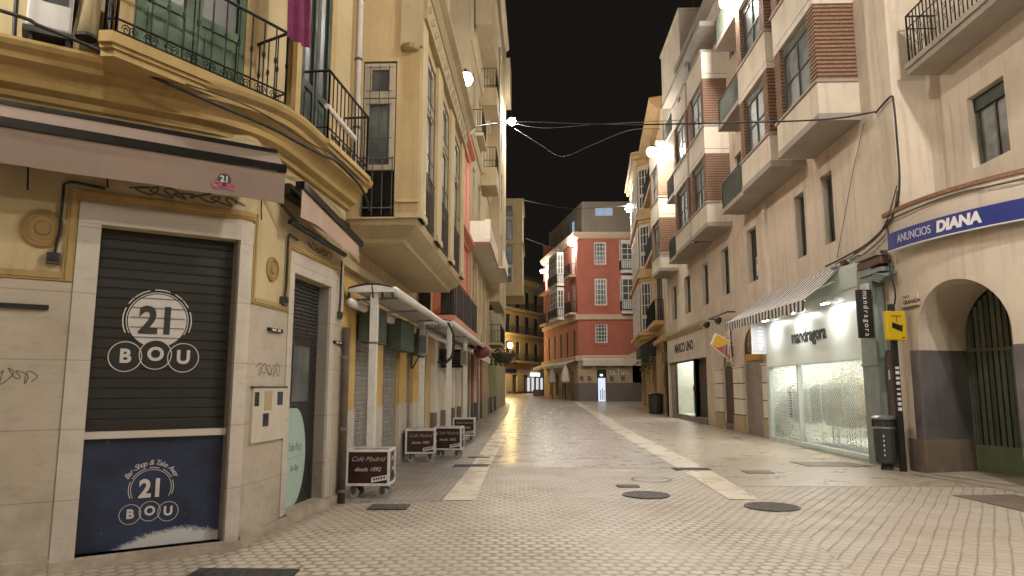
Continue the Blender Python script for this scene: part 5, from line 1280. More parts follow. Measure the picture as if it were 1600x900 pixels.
# merchandise: racks of clothes behind the glass
random.seed(11)
def rack(label, x, y0, y1, z, n, mats):
    t = thing('clothes_rack', label, 'clothes rack', (x, (y0+y1)/2, .1))
    q = MB(); q.tube([(x, y0, .1), (x, y0, z), (x, y1, z), (x, y1, .1)], .018, 6); obj('frame', q, 'silver', t)
    for i in range(n):
        y = y0+.1+(y1-y0-.2)*i/(n-1); h = random.uniform(.8, 1.35); w_ = random.uniform(.18, .26); g = MB()
        g.add([(x-w_*.3, y, z-.03), (x+w_*.3, y, z-.03), (x+w_, y+.02, z-.16), (x+w_*.9, y-.02, z-h), (x-w_*.9, y+.03, z-h), (x-w_, y, z-.16), (x-w_*.3, y+.05, z-.03), (x+w_*.3, y+.05, z-.03), (x+w_, y+.07, z-.16), (x+w_*.9, y+.05, z-h), (x-w_*.9, y+.08, z-h), (x-w_, y+.05, z-.16)],
              [(0, 1, 2, 3, 4, 5), (11, 10, 9, 8, 7, 6)]+[(j, (j+1) % 6, 6+(j+1) % 6, 6+j) for j in range(6)])
        obj('garment', g, random.choice(mats), t)
rack('clothes rail with mixed garments behind the left glass panel', 7.75, 19.8, 21.7, 1.72, 16, ['grey_cloth', 'cloth_white', 'green_cloth', 'box_green'])
rack('clothes rail of olive and yellow garments in the middle of the lit shop', 7.9, 17.1, 19.5, 1.85, 24, ['gold_cloth', 'green_cloth', 'cloth_white', 'grey_cloth', 'green_cloth'])
rack('clothes rail of pale garments at the near end of the lit shop', 8.5, 15.6, 17.0, 1.65, 12, ['cloth_white', 'gold_cloth', 'green_cloth', 'grey_cloth'])
bt = thing('blossom_display', 'tall yellow-green blossom branches standing in the lit shop window', 'plant display', (7.7, 18, .12))
q = MB(); lf = MB()
for i in range(14):
    y = 15.9+i*.27+random.uniform(-.08, .08); x = 7.72+random.uniform(-.08, .25); top = Vector((x+random.uniform(-.1, .1), y+random.uniform(-.2, .2), random.uniform(1.7, 2.25)))
    q.tube([(x, y, .14), Vector((x, y, .9)), top], [.012, .01, .006], 4)
    for j in range(42):
        c = Vector((x, y, .9)).lerp(top, random.random())+Vector((random.gauss(0, .09), random.gauss(0, .13), random.gauss(0, .06)))
        d1 = Vector((random.uniform(-1, 1), random.uniform(-1, 1), random.uniform(-1, 1))).normalized()*.05; d2 = d1.cross(Vector((.3, .5, 1))).normalized()*.03
        lf.m(random.randrange(3)).poly(c-d1, c-d2, c+d1, c+d2)
obj('branches', q, 'rust', bt); obj('leaves', lf, ['gold_cloth', 'green_cloth', 'cloth_white'], bt, fixn=False)
pl_ = thing('display_plinth', 'long low grey plinth under the blossom branches', 'plinth', (7.75, 18, .1)); obj('body', MB().box(7.5, 8.05, 15.6, 19.4, .1, .14), 'grey_cloth', pl_)
q = thing('shelf_unit', 'tall back shelf with folded clothes in the lit shop', 'shelf', (10.0, 18.5, .1))
s = MB()
for z in (.5, 1.0, 1.5, 2.0): s.box(9.75, 10.15, 15.8, 21.6, z, z+.03)
for y in (15.8, 17.7, 19.6, 21.57): s.box(9.75, 10.15, y, y+.03, .1, 2.3)
obj('frame', s, 'white_metal', q); s = MB()
for z in (.53, 1.03, 1.53):
    for i in range(22): y = 15.95+i*.255; s.m(random.randrange(4)).box(9.78, 10.1, y, y+.2, z, z+random.uniform(.1, .32))
obj('folded_clothes', s, ['gold_cloth', 'green_cloth', 'grey_cloth', 'cloth_white'], q)
mannequin('display figure in white at the near end of the lit shop', 7.75, 16.2, .12, 'cloth_white', 'grey_cloth')
# striped awning
aw = thing('striped_awning', 'black and white striped awning over the left half of the lit fascia', 'awning', (6.6, 19.5, 3.6))
c = MB(); ya, yb = 16.35, 23.2
A0 = [(7.25, 16.7, 4.52), (6.15, ya, 3.60)]; A1 = [(7.25, 22.6, 4.52), (6.15, yb, 3.66)]; N = 20
for i in range(N):
    t0, t1 = i/N, (i+1)/N; L = lambda a, b, t: tuple(a[k]+(b[k]-a[k])*t for k in range(3))
    for j in range(4):
        s0, s1 = j/4, (j+1)/4
        def pt(t, s): p = L(L(A0[0], A1[0], t), L(A0[1], A1[1], t), s); return (p[0], p[1], p[2]-.05*math.sin(PI*s)+.012*math.sin(t*40)*s)
        c.poly(pt(t0, s0), pt(t1, s0), pt(t1, s1), pt(t0, s1))
obj('canopy', c, 'awn_stripe2', aw)
c = MB()
for i in range(40):
    t0, t1 = i/40, (i+1)/40; p, q_ = tuple(A0[1][k]+(A1[1][k]-A0[1][k])*t0 for k in range(3)), tuple(A0[1][k]+(A1[1][k]-A0[1][k])*t1 for k in range(3))
    d0, d1 = .25+.02*math.sin(i*1.3), .25+.02*math.sin(i*1.3+1.3)
    x0, x1_ = p[0]-.012-.012*math.sin(i*.9), q_[0]-.012-.012*math.sin(i*.9+.9)
    c.poly((p[0]-.01, p[1], p[2]), (q_[0]-.01, q_[1], q_[2]), (x1_, q_[1], q_[2]-d1), (x0, p[1], p[2]-d0))
obj('valance', c, 'awn_stripe', aw)
q = MB(); q.tube([(6.17, ya, 3.58), (6.17, yb, 3.64)], .025, 6)
for y in (16.9, 19.6, 22.3): q.tube([(7.1, y, 4.1), (6.6, y+.1, 3.9), (6.18, y, 3.6)], .02, 6)
obj('arm', q, 'white_metal', aw)
# black vertical blade sign
vs_ = thing('vertical_sign', 'black vertical blade sign with white letters at the near end of the fascia', 'sign', (6.9, 15.05, 3.1))
FV2 = Frame((6.90, 15.05), (1, 0))
obj('panel', MB().fbox(FV2, -.16, .17, .0, .08, 2.62, 3.64), 'black_sign', vs_)
for i, ch in enumerate('mandragora'): text(FV2, .005, 3.56-.097*i, .082, ch, .15, 'sign_white', vs_, rot=-PI/2)
q = MB()
for z in (2.75, 3.5): q.tube([(7.06, 15.01, z), (7.2, 15.01, z)], .015, 5)
obj('bracket', q, 'silver', vs_)
# broken ledge over the pillar with cables
lg = thing('broken_ledge', 'crumbled ledge with exposed stones and loose boards over the shop pillar', 'ledge', (7.1, 15.2, 4.3))
q = MB(); random.seed(8)
q.m(0).box(6.98, 7.3, 14.5, 15.5, 4.30, 4.40).m(1).box(7.02, 7.3, 14.45, 15.5, 4.12, 4.27).m(2).box(7.0, 7.3, 14.4, 15.4, 3.95, 4.04)
for i in range(26):
    y = random.uniform(14.5, 17.3); r = random.uniform(.03, .09); q.m(random.randrange(3)).ball((random.uniform(7.08, 7.28), y, 4.36+.12*math.exp(-((y-16.2)/.9)**2)+random.uniform(-.02, .05)), r, 6, (1.2, 1.5, .6))
for i in range(4): q.m(2).hexa([Vector(p)+Vector((0, -.08*i, .03*i)) for p in ((7.0, 14.5, 3.72), (7.25, 14.5, 3.8), (7.25, 14.95, 3.92), (7.0, 14.95, 3.84), (7.0, 14.5, 3.75), (7.25, 14.5, 3.83), (7.25, 14.95, 3.95), (7.0, 14.95, 3.87))])
obj('stones', q, ['rubble', 'brick_dark', 'shop_dark'], lg)
t = thing('wall_box', 'small white junction box over the grey-green pillar', 'junction box', (7.0, 15.2, 3.7)); bevel(obj('case', MB().box(6.95, 7.04, 15.0, 15.28, 3.42, 3.78), 'ac_white', t), .01); obj('lid', MB().box(6.94, 6.949, 15.03, 15.25, 3.46, 3.74), 'meter', t)
cable([(7.24, 14.62, 7.40), (7.24, 13.98, 7.48), (7.24, 13.88, 7.3), (7.24, 13.86, 6.6), (7.24, 13.9, 5.6), (7.22, 14.2, 5.05), (7.2, 15.2, 4.72), (7.15, 16.3, 4.60), (7.12, 17.4, 4.55)], .022, 'facade_cable', 'thick cable dropping down the edge of the beige wall to the broken ledge')
cable([(7.22, 13.95, 5.5), (7.2, 14.3, 4.95), (7.15, 15.4, 4.6), (7.1, 16.8, 4.5)], .014, 'facade_cable', 'thin cable sagging just under the thick one onto the ledge', 'cable_grey')
cable([(7.22, 13.95, 5.6), (7.18, 14.6, 4.85), (7.1, 15.8, 4.55)], .014, 'facade_cable', 'brown wire between the thick cable and the rubble', 'rust')
cable([(7.26, 15.2, 7.4), (7.26, 15.9, 6.5), (7.26, 16.6, 5.4), (7.24, 17.0, 4.7)], .008, 'facade_cable', 'very thin grey wire slanting down the bare wall', 'cable_grey')
cable([(7.1, 14.35, 4.35), (7.1, 14.2, 3.8), (7.12, 14.15, 3.4), (7.15, 14.4, 3.0), (7.16, 14.45, 2.6)], .016, 'facade_cable', 'black cable curling down beside the junction box')
cable([(7.2, 14.4, 5.0), (7.2, 14.4, 4.5)], .014, 'facade_cable', 'short vertical wire stub above the broken ledge')

# ================================================================== RIGHT: ARCHED BUILDING (nearest)
c0 = (7.25+5, 14.2); pts = [(7.25, 14.62)]+[(c0[0]-5*math.cos(R(a)), c0[1]-5*math.sin(R(a))) for a in range(0, 46, 3)]
pts += [(pts[-1][0]+.7071*6, pts[-1][1]-.7071*6)]
FN2 = PathFrame(pts, 1)
ab = thing('arched_building', 'rounded beige building with arched gateway and blue signboard', 'building', (9, 11, 0))
am = R(17.5); axis = Vector((math.cos(am), math.sin(am), 0)); lat = Vector((math.sin(am), -math.cos(am), 0))
ua = .42+5*R(5.4); ub = .42+5*R(27.6)
pa, pb_ = FN2.P(ua, 0, 0), FN2.P(ub, 0, 0); W = (pb_-pa).dot(lat); cc = (pa+pb_)/2; ZS, RI = 2.56, W/2
def az(u):
    t = (FN2.P(u, 0, 0)-pa).dot(lat)/W; t = min(1, max(0, t)); return ZS+RI*math.sqrt(max(0, 1-(2*t-1)**2))
nA_ = 30; aus = [ua+(ub-ua)*(.5-.5*math.cos(PI*i/nA_)) for i in range(nA_+1)]
w = MB(); w.wall(FN2, 0, ua, 0, 5.0); w.wall(FN2, ub, FN2.cum[-1], 0, 5.0)
for a, b in zip(aus, aus[1:]): w.poly(FN2.P(a, 0, az(a)), FN2.P(b, 0, az(b)), FN2.P(b, 0, 5.0), FN2.P(a, 0, 5.0))
obj('wall', w, 'rn_wall', ab)
D = 1.15
w = MB()
back = lambda p, d=D: p+axis*(d-(p-pa).dot(axis))
for a, b in zip(aus, aus[1:]):
    p, q = FN2.P(a, 0, az(a)), FN2.P(b, 0, az(b)); w.poly(p, q, back(q), back(p))
w.poly(FN2.P(ua, 0, ZS), FN2.P(ua, 0, 2.3), back(FN2.P(ua, 0, 2.3)), back(FN2.P(ua, 0, ZS))); w.poly(FN2.P(ub, 0, ZS), FN2.P(ub, 0, 2.3), back(FN2.P(ub, 0, 2.3)), back(FN2.P(ub, 0, ZS)))
obj('arch_reveal', w, 'rn_wall', ab)
w = MB()
for u in (ua, ub): w.m(0).poly(FN2.P(u, 0, .62), FN2.P(u, 0, 2.3), back(FN2.P(u, 0, 2.3)), back(FN2.P(u, 0, .62))).m(1).poly(FN2.P(u, 0, 0), FN2.P(u, 0, .62), back(FN2.P(u, 0, .62)), back(FN2.P(u, 0, 0)))
w.m(0).fbox(FN2, ua-.26, ua, .001, .022, .62, 2.3).m(1).fbox(FN2, ua-.55, ua, .001, .03, 0, .62).m(0).fbox(FN2, ub, FN2.cum[-1], .001, .022, .62, 2.3).m(1).fbox(FN2, ub, FN2.cum[-1], .001, .03, 0, .62)
obj('stone_dado', w, ['dado', 'dado_brown'], ab)
FG2 = Frame((back(FN2.P(ua, 0, 0)).x, back(FN2.P(ua, 0, 0)).y), (lat.x, lat.y), 1)
gate = MB(); n = 26; tl_ = lambda t: ZS-.02+(RI-.03)*math.sqrt(max(0, 1-(2*t/W-1)**2))
gate.poly(*([FG2.P(0, -.09, 0)]+[FG2.P(W*i/n, -.09, tl_(W*i/n)) for i in range(n+1)]+[FG2.P(W, -.09, 0)]))
go = obj('gate', gate, 'green_dark', ab)
g = MB(); pitch = W/16
for i in range(17):
    u = min(W-.05, max(.05, i*pitch)); h = tl_(u)-.02
    if h > .5: g.m(1 if i % 3 == 1 else 0).fbox(FG2, u-.045, u+.038, -.05, -.01, .30, h)
obj('bars', g, ['gate_green', 'green_grey'], go)
g = MB(); g.fbox(FG2, 0, W/2-.012, -.055, .0, .02, .52); g.fbox(FG2, W/2+.012, W, -.055, .0, .02, .52); obj('lower_panel', g, 'gate_green2', go)
g = MB(); g.fbox(FG2, .0, W, -.05, .012, 2.28, 2.34)
for u in (.02, W/2-.03, W/2+.03, W-.02): g.fbox(FG2, u-.025, u+.025, -.05, .01, .52, min(2.28, 2.28))
obj('gate_frame', g, 'gate_green', go)
obj('handle', MB().ball(FG2.P(W/2+.12, .03, 1.25), .035, 8), 'silver', go)
st = MB(); st.poly(*[FN2.P(a, .0, .02) for a in aus]+[back(FN2.P(ub, 0, .02)), back(FN2.P(ua, 0, .02))]); obj('threshold', st, 'stone', ab)
# ledge and upper wall
w = MB(); us = FN2.breaks(0, FN2.cum[-1])
w.sweep(FN2, [(-1.2, 5.0), (.0, 5.0), (.03, 5.02), (.03, 5.09), (-1.2, 5.09)], us); obj('ledge', w, 'rn_wall', ab)
w = MB().sweep(FN2, [(-.15, 5.091), (.06, 5.091), (.05, 5.17), (-.15, 5.19)], us); obj('brick_edging', w, 'brick_edge', ab)
FNU = PathFrame([(7.29, 14.40), (7.30, 14.05), (7.95, 13.95), (8.03, 13.7), (8.03, 3.0)], 1)
uo = lambda y: FNU.cum[3]+13.7-y
wz = (5.45, 6.72)
obj('upper_wall', MB().wall(FNU, 0, FNU.cum[-1], 5.09, 13, [(uo(12.82), uo(11.78), 5.58, 6.92, .22)]), 'rn_wall', ab)
FX2 = Frame((8.03, 0), (0, -1), 1)
wd = window(FX2, ab, -12.82, -11.78, 5.58, 6.92, .2, 'green_grey', 'pane_curtain', 2, 1, .07); obj('blind_box', MB().fbox(FX2, -12.82, -11.78, -.19, -.12, 6.66, 6.91), 'green_dark', wd)
body(ab, Frame((8.8, 14.0), (0, -1), 1), 0, 8, 0, 13, 4, 'rn_wall')
q = MB(); q.fbox(FX2, -13.6, -4, -.05, .62, 7.76, 7.88); q.fbox(FX2, -13.62, -4, -.05, .66, 7.88, 7.98); bl = obj('balcony', q, 'coping', ab)
rail(FX2, bl, [(-13.56, -.02), (-13.56, .58), (-4, .58)], 7.98, 9.0, 'iron', pitch=.12, r=.012, mid=8.73)
g = MB()
for u in [-13.5+.24*i for i in range(14)]:
    for z in (8.28, 8.5):
        pts_ = []
        for i in range(14): a = i*.6; rr = .07*(1-i/18); pts_.append(FX2.P(u+rr*math.cos(a), .58, z+rr*math.sin(a)))
        g.tube(pts_, .008, 4)
obj('scrollwork', g, 'green_grey', bl, fixn=False)
cable([FN2.P(u, .05, 5.0-.03*math.sin(u*2.3)) for u in (.3, .9, 1.6, 2.3, 3.0, 3.7)], .012, 'facade_cable', 'thin cable running under the brick ledge above the blue signboard', 'cable_grey')
# blue signboard following the curve
FS2 = FN2
sg = thing('signboard', 'long blue signboard with white lettering over the arched gate', 'sign', FN2.P(1, .1, 4.3))
us = [.42+.04]+[u for u in FN2.cum if .5 < u < .42+5*R(44)]; us = sorted(us)
obj('panel', MB().sweep(FN2, [(.14, 4.30), (.20, 4.30), (.20, 4.64), (.14, 4.64)], us), 'sign_blue', sg)
obj('edge', MB().sweep(FN2, [(.13, 4.282), (.207, 4.282), (.207, 4.299), (.13, 4.299)], us), 'sign_white', sg)
q = MB()
for u in (.7, 2.2, 3.6): q.fbox(FN2, u, u+.05, .0, .14, 4.36, 4.58)
obj('bracket', q, 'silver', sg)
def curved_text(fr, u0, z, v, body_, size, mat, par, bold, spacing=1., shear=0., sx=1.):
    cu = bpy.data.curves.new('t', 'FONT'); cu.body = body_; cu.size = size; cu.offset = bold; cu.space_character = spacing; cu.align_y = 'CENTER'; cu.extrude = .003; cu.shear = shear
    t = bpy.data.objects.new('t', cu); COL.objects.link(t); bpy.context.view_layer.update()
    me = bpy.data.meshes.new_from_object(t.evaluated_get(bpy.context.evaluated_depsgraph_get())); bpy.data.objects.remove(t)
    off = OFF[par.name]; mx = 0
    for vt in me.vertices: mx = max(mx, vt.co.x*sx); vt.co = fr.P(u0+vt.co.x*sx, v+vt.co.z, z+vt.co.y)-off
    me.materials.clear(); me.materials.append(M[mat]); o = bpy.data.objects.new('lettering', me); COL.objects.link(o); o.parent = par; return u0+mx
u = curved_text(FN2, .80, 4.468, .204, 'ANUNCIOS', .22, 'grey_letter', sg, .0, 1.0, 0, .78)
u = curved_text(FN2, u+.12, 4.47, .204, 'DIANA', .27, 'sign_white', sg, .014, 1.0, .12, .98)
# street plaque, camera sign, bin
pq = thing('street_plaque', 'small stone street name plaque left of the arch', 'plaque', FN2.P(.6, .02, 3.2))
obj('tablet', MB().fbox(FN2, .50, 1.02, .001, .03, 3.16, 3.42), 'plaque', pq); obj('rim', MB().fbox(FN2, .50, 1.02, .001, .04, 3.13, 3.158), 'rust', pq)
curved_text(FN2, .55, 3.35, .032, 'CALLE', .075, 'graf2', pq, .0); curved_text(FN2, .55, 3.24, .032, 'GRANADA', .11, 'graf2', pq, .002)
cs = thing('camera_sign', 'yellow box sign with a black surveillance camera symbol on a black pole', 'sign', (6.98, 13.98, 0))
q = MB().box(6.93, 7.03, 14.02, 14.12, 0, 3.22); obj('pole', q, 'pole', cs)
FCs = Frame((6.98, 13.98), (.93, .36)); FCs = Frame((6.95, 13.96), (.96, .28))
b = bevel(obj('box', MB().fbox(FCs, -.26, .17, .03, .13, 2.50, 3.06), 'yellow_sign', cs), .015)
g = MB(); FC3 = Frame((6.95-.045*.96, 13.96-.045*.28), (.96, .28))
g.fbox(FC3, -.12, .10, .131, .134, 2.955, 2.972); g.fbox(FC3, -.012, .0, .131, .134, 2.85, 2.955)
def rq(pts): g.add([FC3.P(a, v, z) for v in (.131, .1345) for a, z in pts], [tuple(range(len(pts))), tuple(range(len(pts), 2*len(pts)))])
rq([(-.11, 2.84), (.07, 2.79), (.045, 2.68), (-.12, 2.74)]); rq([(.075, 2.785), (.13, 2.80), (.11, 2.65), (.05, 2.685)]); g.fbox(FC3, .10, .16, .131, .134, 2.535, 2.56)
obj('camera_symbol', g, 'black_sign', cs, fixn=False)
g = MB(); random.seed(6)
for i in range(9): z = 1.15+i*.10; g.box(6.945, 7.015, 14.016, 14.019, z, z+random.uniform(.03, .07))
obj('sticker', g, 'sticker', cs)
bn = thing('litter_bin', 'dark cylindrical litter bin with grey lid below the yellow sign', 'bin', (6.83, 14.38, 0))
obj('body', MB().lathe((6.83, 14.38, 0), [(.17, .12), (.20, .15), (.215, .80), (.20, .80)], 20), 'bin', bn, smooth=False)
obj('lid', MB().lathe((6.83, 14.38, 0), [(.225, .97), (.235, .98), (.235, 1.01), (.17, 1.045), (.05, 1.055)], 20), 'bin_lid', bn)
q = MB()
for a in (40, 150, 260, 330): q.box(6.83+.2*math.cos(R(a))-.02, 6.83+.2*math.cos(R(a))+.02, 14.38+.2*math.sin(R(a))-.02, 14.38+.2*math.sin(R(a))+.02, .8, .97)
q.lathe((6.83, 14.38, 0), [(.19, .80), (.19, .97)], 20); obj('collar', q, 'bin', bn)
obj('rim', MB().lathe((6.83, 14.38, 0), [(.223, .79), (.228, .80), (.228, .82), (.223, .83)], 20), 'bin_lid', bn)
obj('foot', MB().lathe((6.83, 14.38, 0), [(.12, 0), (.10, .14)], 14), 'rubber', bn)
g = MB()
for i in range(5): g.box(6.70, 6.72, 14.185, 14.19, .28+i*.09, .32+i*.09)
obj('sticker', g, 'sticker', bn)
t = thing('cable_duct', 'dark vertical duct with scraps of stickers between pillar and bin', 'duct', (7.24, 14.75, 0)); obj('cover', MB().box(7.18, 7.25, 14.66, 14.84, 0, 2.35), 'rust', t); obj('sticker', MB().box(7.175, 7.18, 14.72, 14.78, 1.75, 1.95), 'sticker', t)

# ================================================================== RIGHT, FARTHER: ORNATE ORANGE BUILDING
FO2 = Frame((7.4, 39.5), (.078, .997), -1)
ob = thing('ornate_building', 'orange ornate building with white-framed corner oriel', 'building', (8.2, 50, 0))
oo = [(3.4, 8.6, 5.6, 8.9, .25), (3.4, 8.6, 10.0, 13.0, .25), (3.4, 8.6, 14.3, 17.2, .25)]
obj('wall', MB().wall(FO2, 0, 23.5, 4.2, 18.2, oo), 'orange_pale', ob); body(ob, FO2, 0, 23.5, 0, 18.2, 6, 'orange')
obj('ground_wall', MB().wall(FO2, 0, 23.5, 0, 4.2, [(3.4, 6.0, 0, 3.6, .4), (7.6, 10.4, 0, 3.6, .4), (12.2, 15, 0, 3.6, .4), (17, 20, 0, 3.6, .4)]), 'orange', ob)
for a, b in ((3.4, 6), (7.6, 10.4), (12.2, 15), (17, 20)): shutter(FO2, ob, a, b, 0, 3.6, -.35, 'door_black' if a < 8 else 'brown_shutter', .12)
pilasters(FO2, ob, (1.0, 6.3, 10.7, 15.4, 20.5), 1.0, 0, 4.1, 'cream', .18, 'orange', 1.15)
for a, b, c, d, e in oo:
    window(FO2, ob, a, b, c, d, .2, 'green_dark', 'pane', 4, 1, .12, .12)
    bb = obj('balcony', MB().fbox(FO2, 3.0, 9.0, 0, .6, c-.25, c), 'orange', ob); rail(FO2, bb, [(3.05, 0), (3.05, .55), (8.95, .55), (8.95, 0)], c, c+1.25, pitch=.16, r=.02)
opts = [(9.5, 0), (10.3, .85), (19.5, .85), (20.6, 0)]
def oring(z0, z1, d, mat, name, par):
    m = MB(); Pp = [FO2.P(u+(-d if i < 2 else d), v+(d if 0 < i < 3 else 0), 0) for i, (u, v) in enumerate(opts)]
    for a, b in zip(Pp, Pp[1:]): m.poly(a+Vector((0, 0, z0)), b+Vector((0, 0, z0)), b+Vector((0, 0, z1)), a+Vector((0, 0, z1)))
    for z in (z0, z1): m.poly(*[p+Vector((0, 0, z)) for p in Pp])
    return obj(name, m, mat, par)
oriel = oring(5.2, 18.4, 0, 'orange_pale', 'oriel', ob)
for z0, z1, d in ((4.7, 4.95, -.2), (4.951, 5.2, .05), (5.201, 5.4, .28), (9.0, 9.25, .08), (9.251, 9.5, .22), (9.501, 9.95, .05), (13.2, 13.45, .08), (13.451, 13.75, .22), (13.751, 14.15, .05), (17.5, 17.9, .1), (17.901, 18.25, .35), (18.251, 18.4, .5)): oring(z0, z1, d, 'orange', 'moulding', oriel)
Fn1 = Frame(tuple(FO2.P(9.5, 0, 0))[:2], tuple(FO2.P(10.3, .85, 0)-FO2.P(9.5, 0, 0))[:2], 1)
Fn1 = Frame(Fn1.o, Fn1.d, -1)
Lf = (FO2.P(10.3, .85, 0)-FO2.P(9.5, 0, 0)).length
FO3 = Frame(tuple(FO2.P(0, .85, 0))[:2], (.078, .997), -1)
for z0, z1 in ((5.5, 8.9), (10.0, 13.0), (14.25, 17.2)):
    window(Fn1, oriel, .18, Lf-.1, z0+1.0, z1, -.06, 'white_frame', 'pane', 3, 3, .1, .06)
    window(Fn1, oriel, .18, Lf-.1, z0, z0+.95, -.06, 'white_frame', 'pane', 3, 1, .1, .05)
    for a in (10.6, 13.6, 16.6): window(FO3, oriel, a, a+2.2, z0, z1, -.06, 'white_frame', 'pane', 4, 4, .1, .06)
q = MB()
for u, s in ((0, 1.0), (11.2, .7), (22, 1.0)): q.fbox(FO2, u, u+s, 0, .14, 4.3, 17.6)
q.sweep(FO2, [(0, 17.6), (.3, 17.7), (.75, 18.1), (.8, 18.4), (0, 18.5)], [0, 23.6]); q.sweep(FO2, [(0, 4.1), (.35, 4.25), (.4, 4.5), (0, 4.6)], [0, 23.6]); obj('cornice', q, 'orange', ob)
q = MB(); q.fbox(FO2, 6, 23.3, -3, -.2, 18.2, 20.4); q.fbox(FO2, 6, 23.4, -3, .1, 20.4, 20.7); obj('attic', q, 'orange_pale', ob)
aw = thing('shop_awning', 'pale sloping awning on the orange building beside the red one', 'awning', FO2.P(16, .8, 3.8))
q = MB(); P = FO2.P; q.poly(P(14, .1, 4.7), P(22.5, .1, 4.7), P(22.5, 1.75, 3.95), P(14, 1.75, 3.95)); q.poly(P(14, 1.75, 3.95), P(22.5, 1.75, 3.95), P(22.5, 1.76, 3.6), P(14, 1.76, 3.6)); q.poly(P(14, .1, 4.7), P(14, 1.75, 3.95), P(14, 1.76, 3.6), P(14, .1, 4.6)); obj('canopy', q, 'awning_cream', aw)
aw = thing('shop_awning', 'narrow pale awning with dark side above the striped columns', 'awning', FO2.P(9, .8, 3.8))
q = MB(); q.poly(P(7.0, .1, 4.9), P(11.5, .1, 4.9), P(11.5, 1.2, 4.3), P(7.0, 1.2, 4.3)); obj('canopy', q, 'awning_cream', aw); q = MB(); q.poly(P(7.0, .1, 4.9), P(7.0, 1.2, 4.3), P(7.0, 1.2, 3.6), P(7.0, .1, 3.6)); q.poly(P(7.0, 1.2, 4.3), P(11.5, 1.2, 4.3), P(11.5, 1.2, 3.5), P(7.0, 1.2, 3.5)); obj('side_panel', q, 'fabric_black', aw)
lf = MB(); random.seed(14)
hg = thing('hanging_plant', 'trailing green plant hanging at the dark awning of the orange building', 'plant', FO2.P(6.6, .9, 3))
for i in range(200):
    c = FO2.P(6.7+random.gauss(0, .3), .9+random.gauss(0, .25), 3.6-abs(random.gauss(0, .55))); d1 = Vector((random.uniform(-1, 1), random.uniform(-1, 1), random.uniform(-1, 1))).normalized()*.1; d2 = d1.cross(Vector((.3, .5, 1))).normalized()*.05; lf.poly(c-d1, c-d2, c+d1, c+d2)
obj('leaves', lf, 'leaf', hg, fixn=False)
bn = thing('litter_bin', 'dark squat bin at the foot of the orange building', 'bin', (7.3, 43, 0)); obj('body', MB().lathe((7.1, 43.2, 0), [(.36, .02), (.42, .1), (.45, 1.1), (.40, 1.1)], 14), 'bin', bn); obj('lid', MB().lathe((7.1, 43.2, 0), [(.47, 1.1), (.47, 1.17), (.3, 1.25)], 14), 'door_black', bn)
q = thing('wiring_cluster', 'tangle of dark boxes and pipes on the orange building corner', 'electric box', (7.35, 41, 3))
g = MB(); g.box(7.2, 7.4, 40.2, 41.2, 3.0, 3.6); g.box(7.22, 7.4, 40.6, 40.9, 1.6, 2.6); obj('boxes', g, 'rust', q); g = MB(); g.tube([(7.3, 40.3, 0), (7.3, 40.3, 4.2)], .06, 6); g.tube([(7.3, 40.8, .2), (7.3, 40.8, 4.6)], .04, 6); obj('pipes', g, 'pole', q)

# ================================================================== END OF STREET: RED CORNER BUILDING
rd = thing('red_building', 'red corner building with pale mouldings and a beige attic storey', 'building', (7, 76, 0))
FRF = Frame((4.27, 74.0), (1, .02), 1)
FRS = Frame((4.27, 74.0), (-.2, .98), -1)
fw = [(1.80, 3.1, 14.5, 16.95, .2), (1.80, 3.1, 10.15, 13.0, .2), (1.80, 3.1, 6.2, 8.2, .2)]
sw = [(.9, 2.0, 9.6, 12.6, .2), (3.4, 4.2, 9.6, 12.2, .2), (13.2, 14.2, 9.6, 12.4, .2), (15, 16, 9.6, 12.4, .2), (.9, 2.2, 13.6, 16.7, .2), (13.2, 14.4, 13.5, 16.4, .2), (15, 16, 13.5, 16.4, .2)]+[(u, u+1.0, 4.9, 7.6, .2) for u in (1.1, 4.2, 7.2, 10.2, 13.4)]
obj('wall', MB().wall(FRF, 0, 12, 4.55, 17.3, fw), 'red_wall', rd)
obj('side_wall', MB().wall(FRS, 0, 17.2, 4.55, 17.3, sw), 'red_wall', rd)
q = MB(); A_, B_, C_, D_ = FRF.P(0, 0, 0), FRF.P(12, 0, 0), FRF.P(12, -18, 0), FRS.P(17.2, 0, 0)
q.poly(B_, C_, C_+Vector((0, 0, 20)), B_+Vector((0, 0, 20))); q.poly(C_, D_, D_+Vector((0, 0, 20)), C_+Vector((0, 0, 20))); obj('rear_wall', q, 'red_wall', rd)
gf = [(1.9, 2.9, 0, 3.45, .2)]
obj('ground_wall', MB().wall(FRF, 0, 12, 0, 4.55, gf+[(5.6, 7.0, 1.7, 4.0, .25)]), 'red_ground', rd)
obj('side_ground_wall', MB().wall(FRS, 0, 17.2, 0, 4.55, [(2.4, 3.6, 0, 3.2, .3), (6, 7, 0, 3.2, .3), (9.2, 10.5, .6, 3.2, .3), (12.8, 13.6, .6, 3.2, .3)]), 'red_ground', rd)
q = MB()
for a, b in ((0, 1.88), (2.92, 12)): q.fbox(FRF, a, b, .001, .05, 0, 2.05)
for a, b in ((0, 2.38), (3.62, 5.98), (7.02, 9.0)): q.fbox(FRS, a, b, .001, .05, 0, 2.0)
obj('stone_base', q, 'granite', rd)
do = obj('door', MB().fbox(FRF, 1.91, 2.89, -.2, -.12, 0, 3.44), 'door_black', rd)
obj('lit_panel', MB().fbox(FRF, 2.02, 2.78, -.12, -.115, .1, 2.55), 'screen_blue', do); g = MB(); g.fbox(FRF, 2.23, 2.53, -.114, -.112, 2.75, 2.95); obj('light_sign', g, 'shop_cold', do)
g = MB()
for i in range(3): g.fbox(FRF, 2.23+.18*i, 2.30+.18*i, -.114, -.111, .3, 1.3+.2*(i % 2))
obj('figure_print', g, 'cable_grey', do)
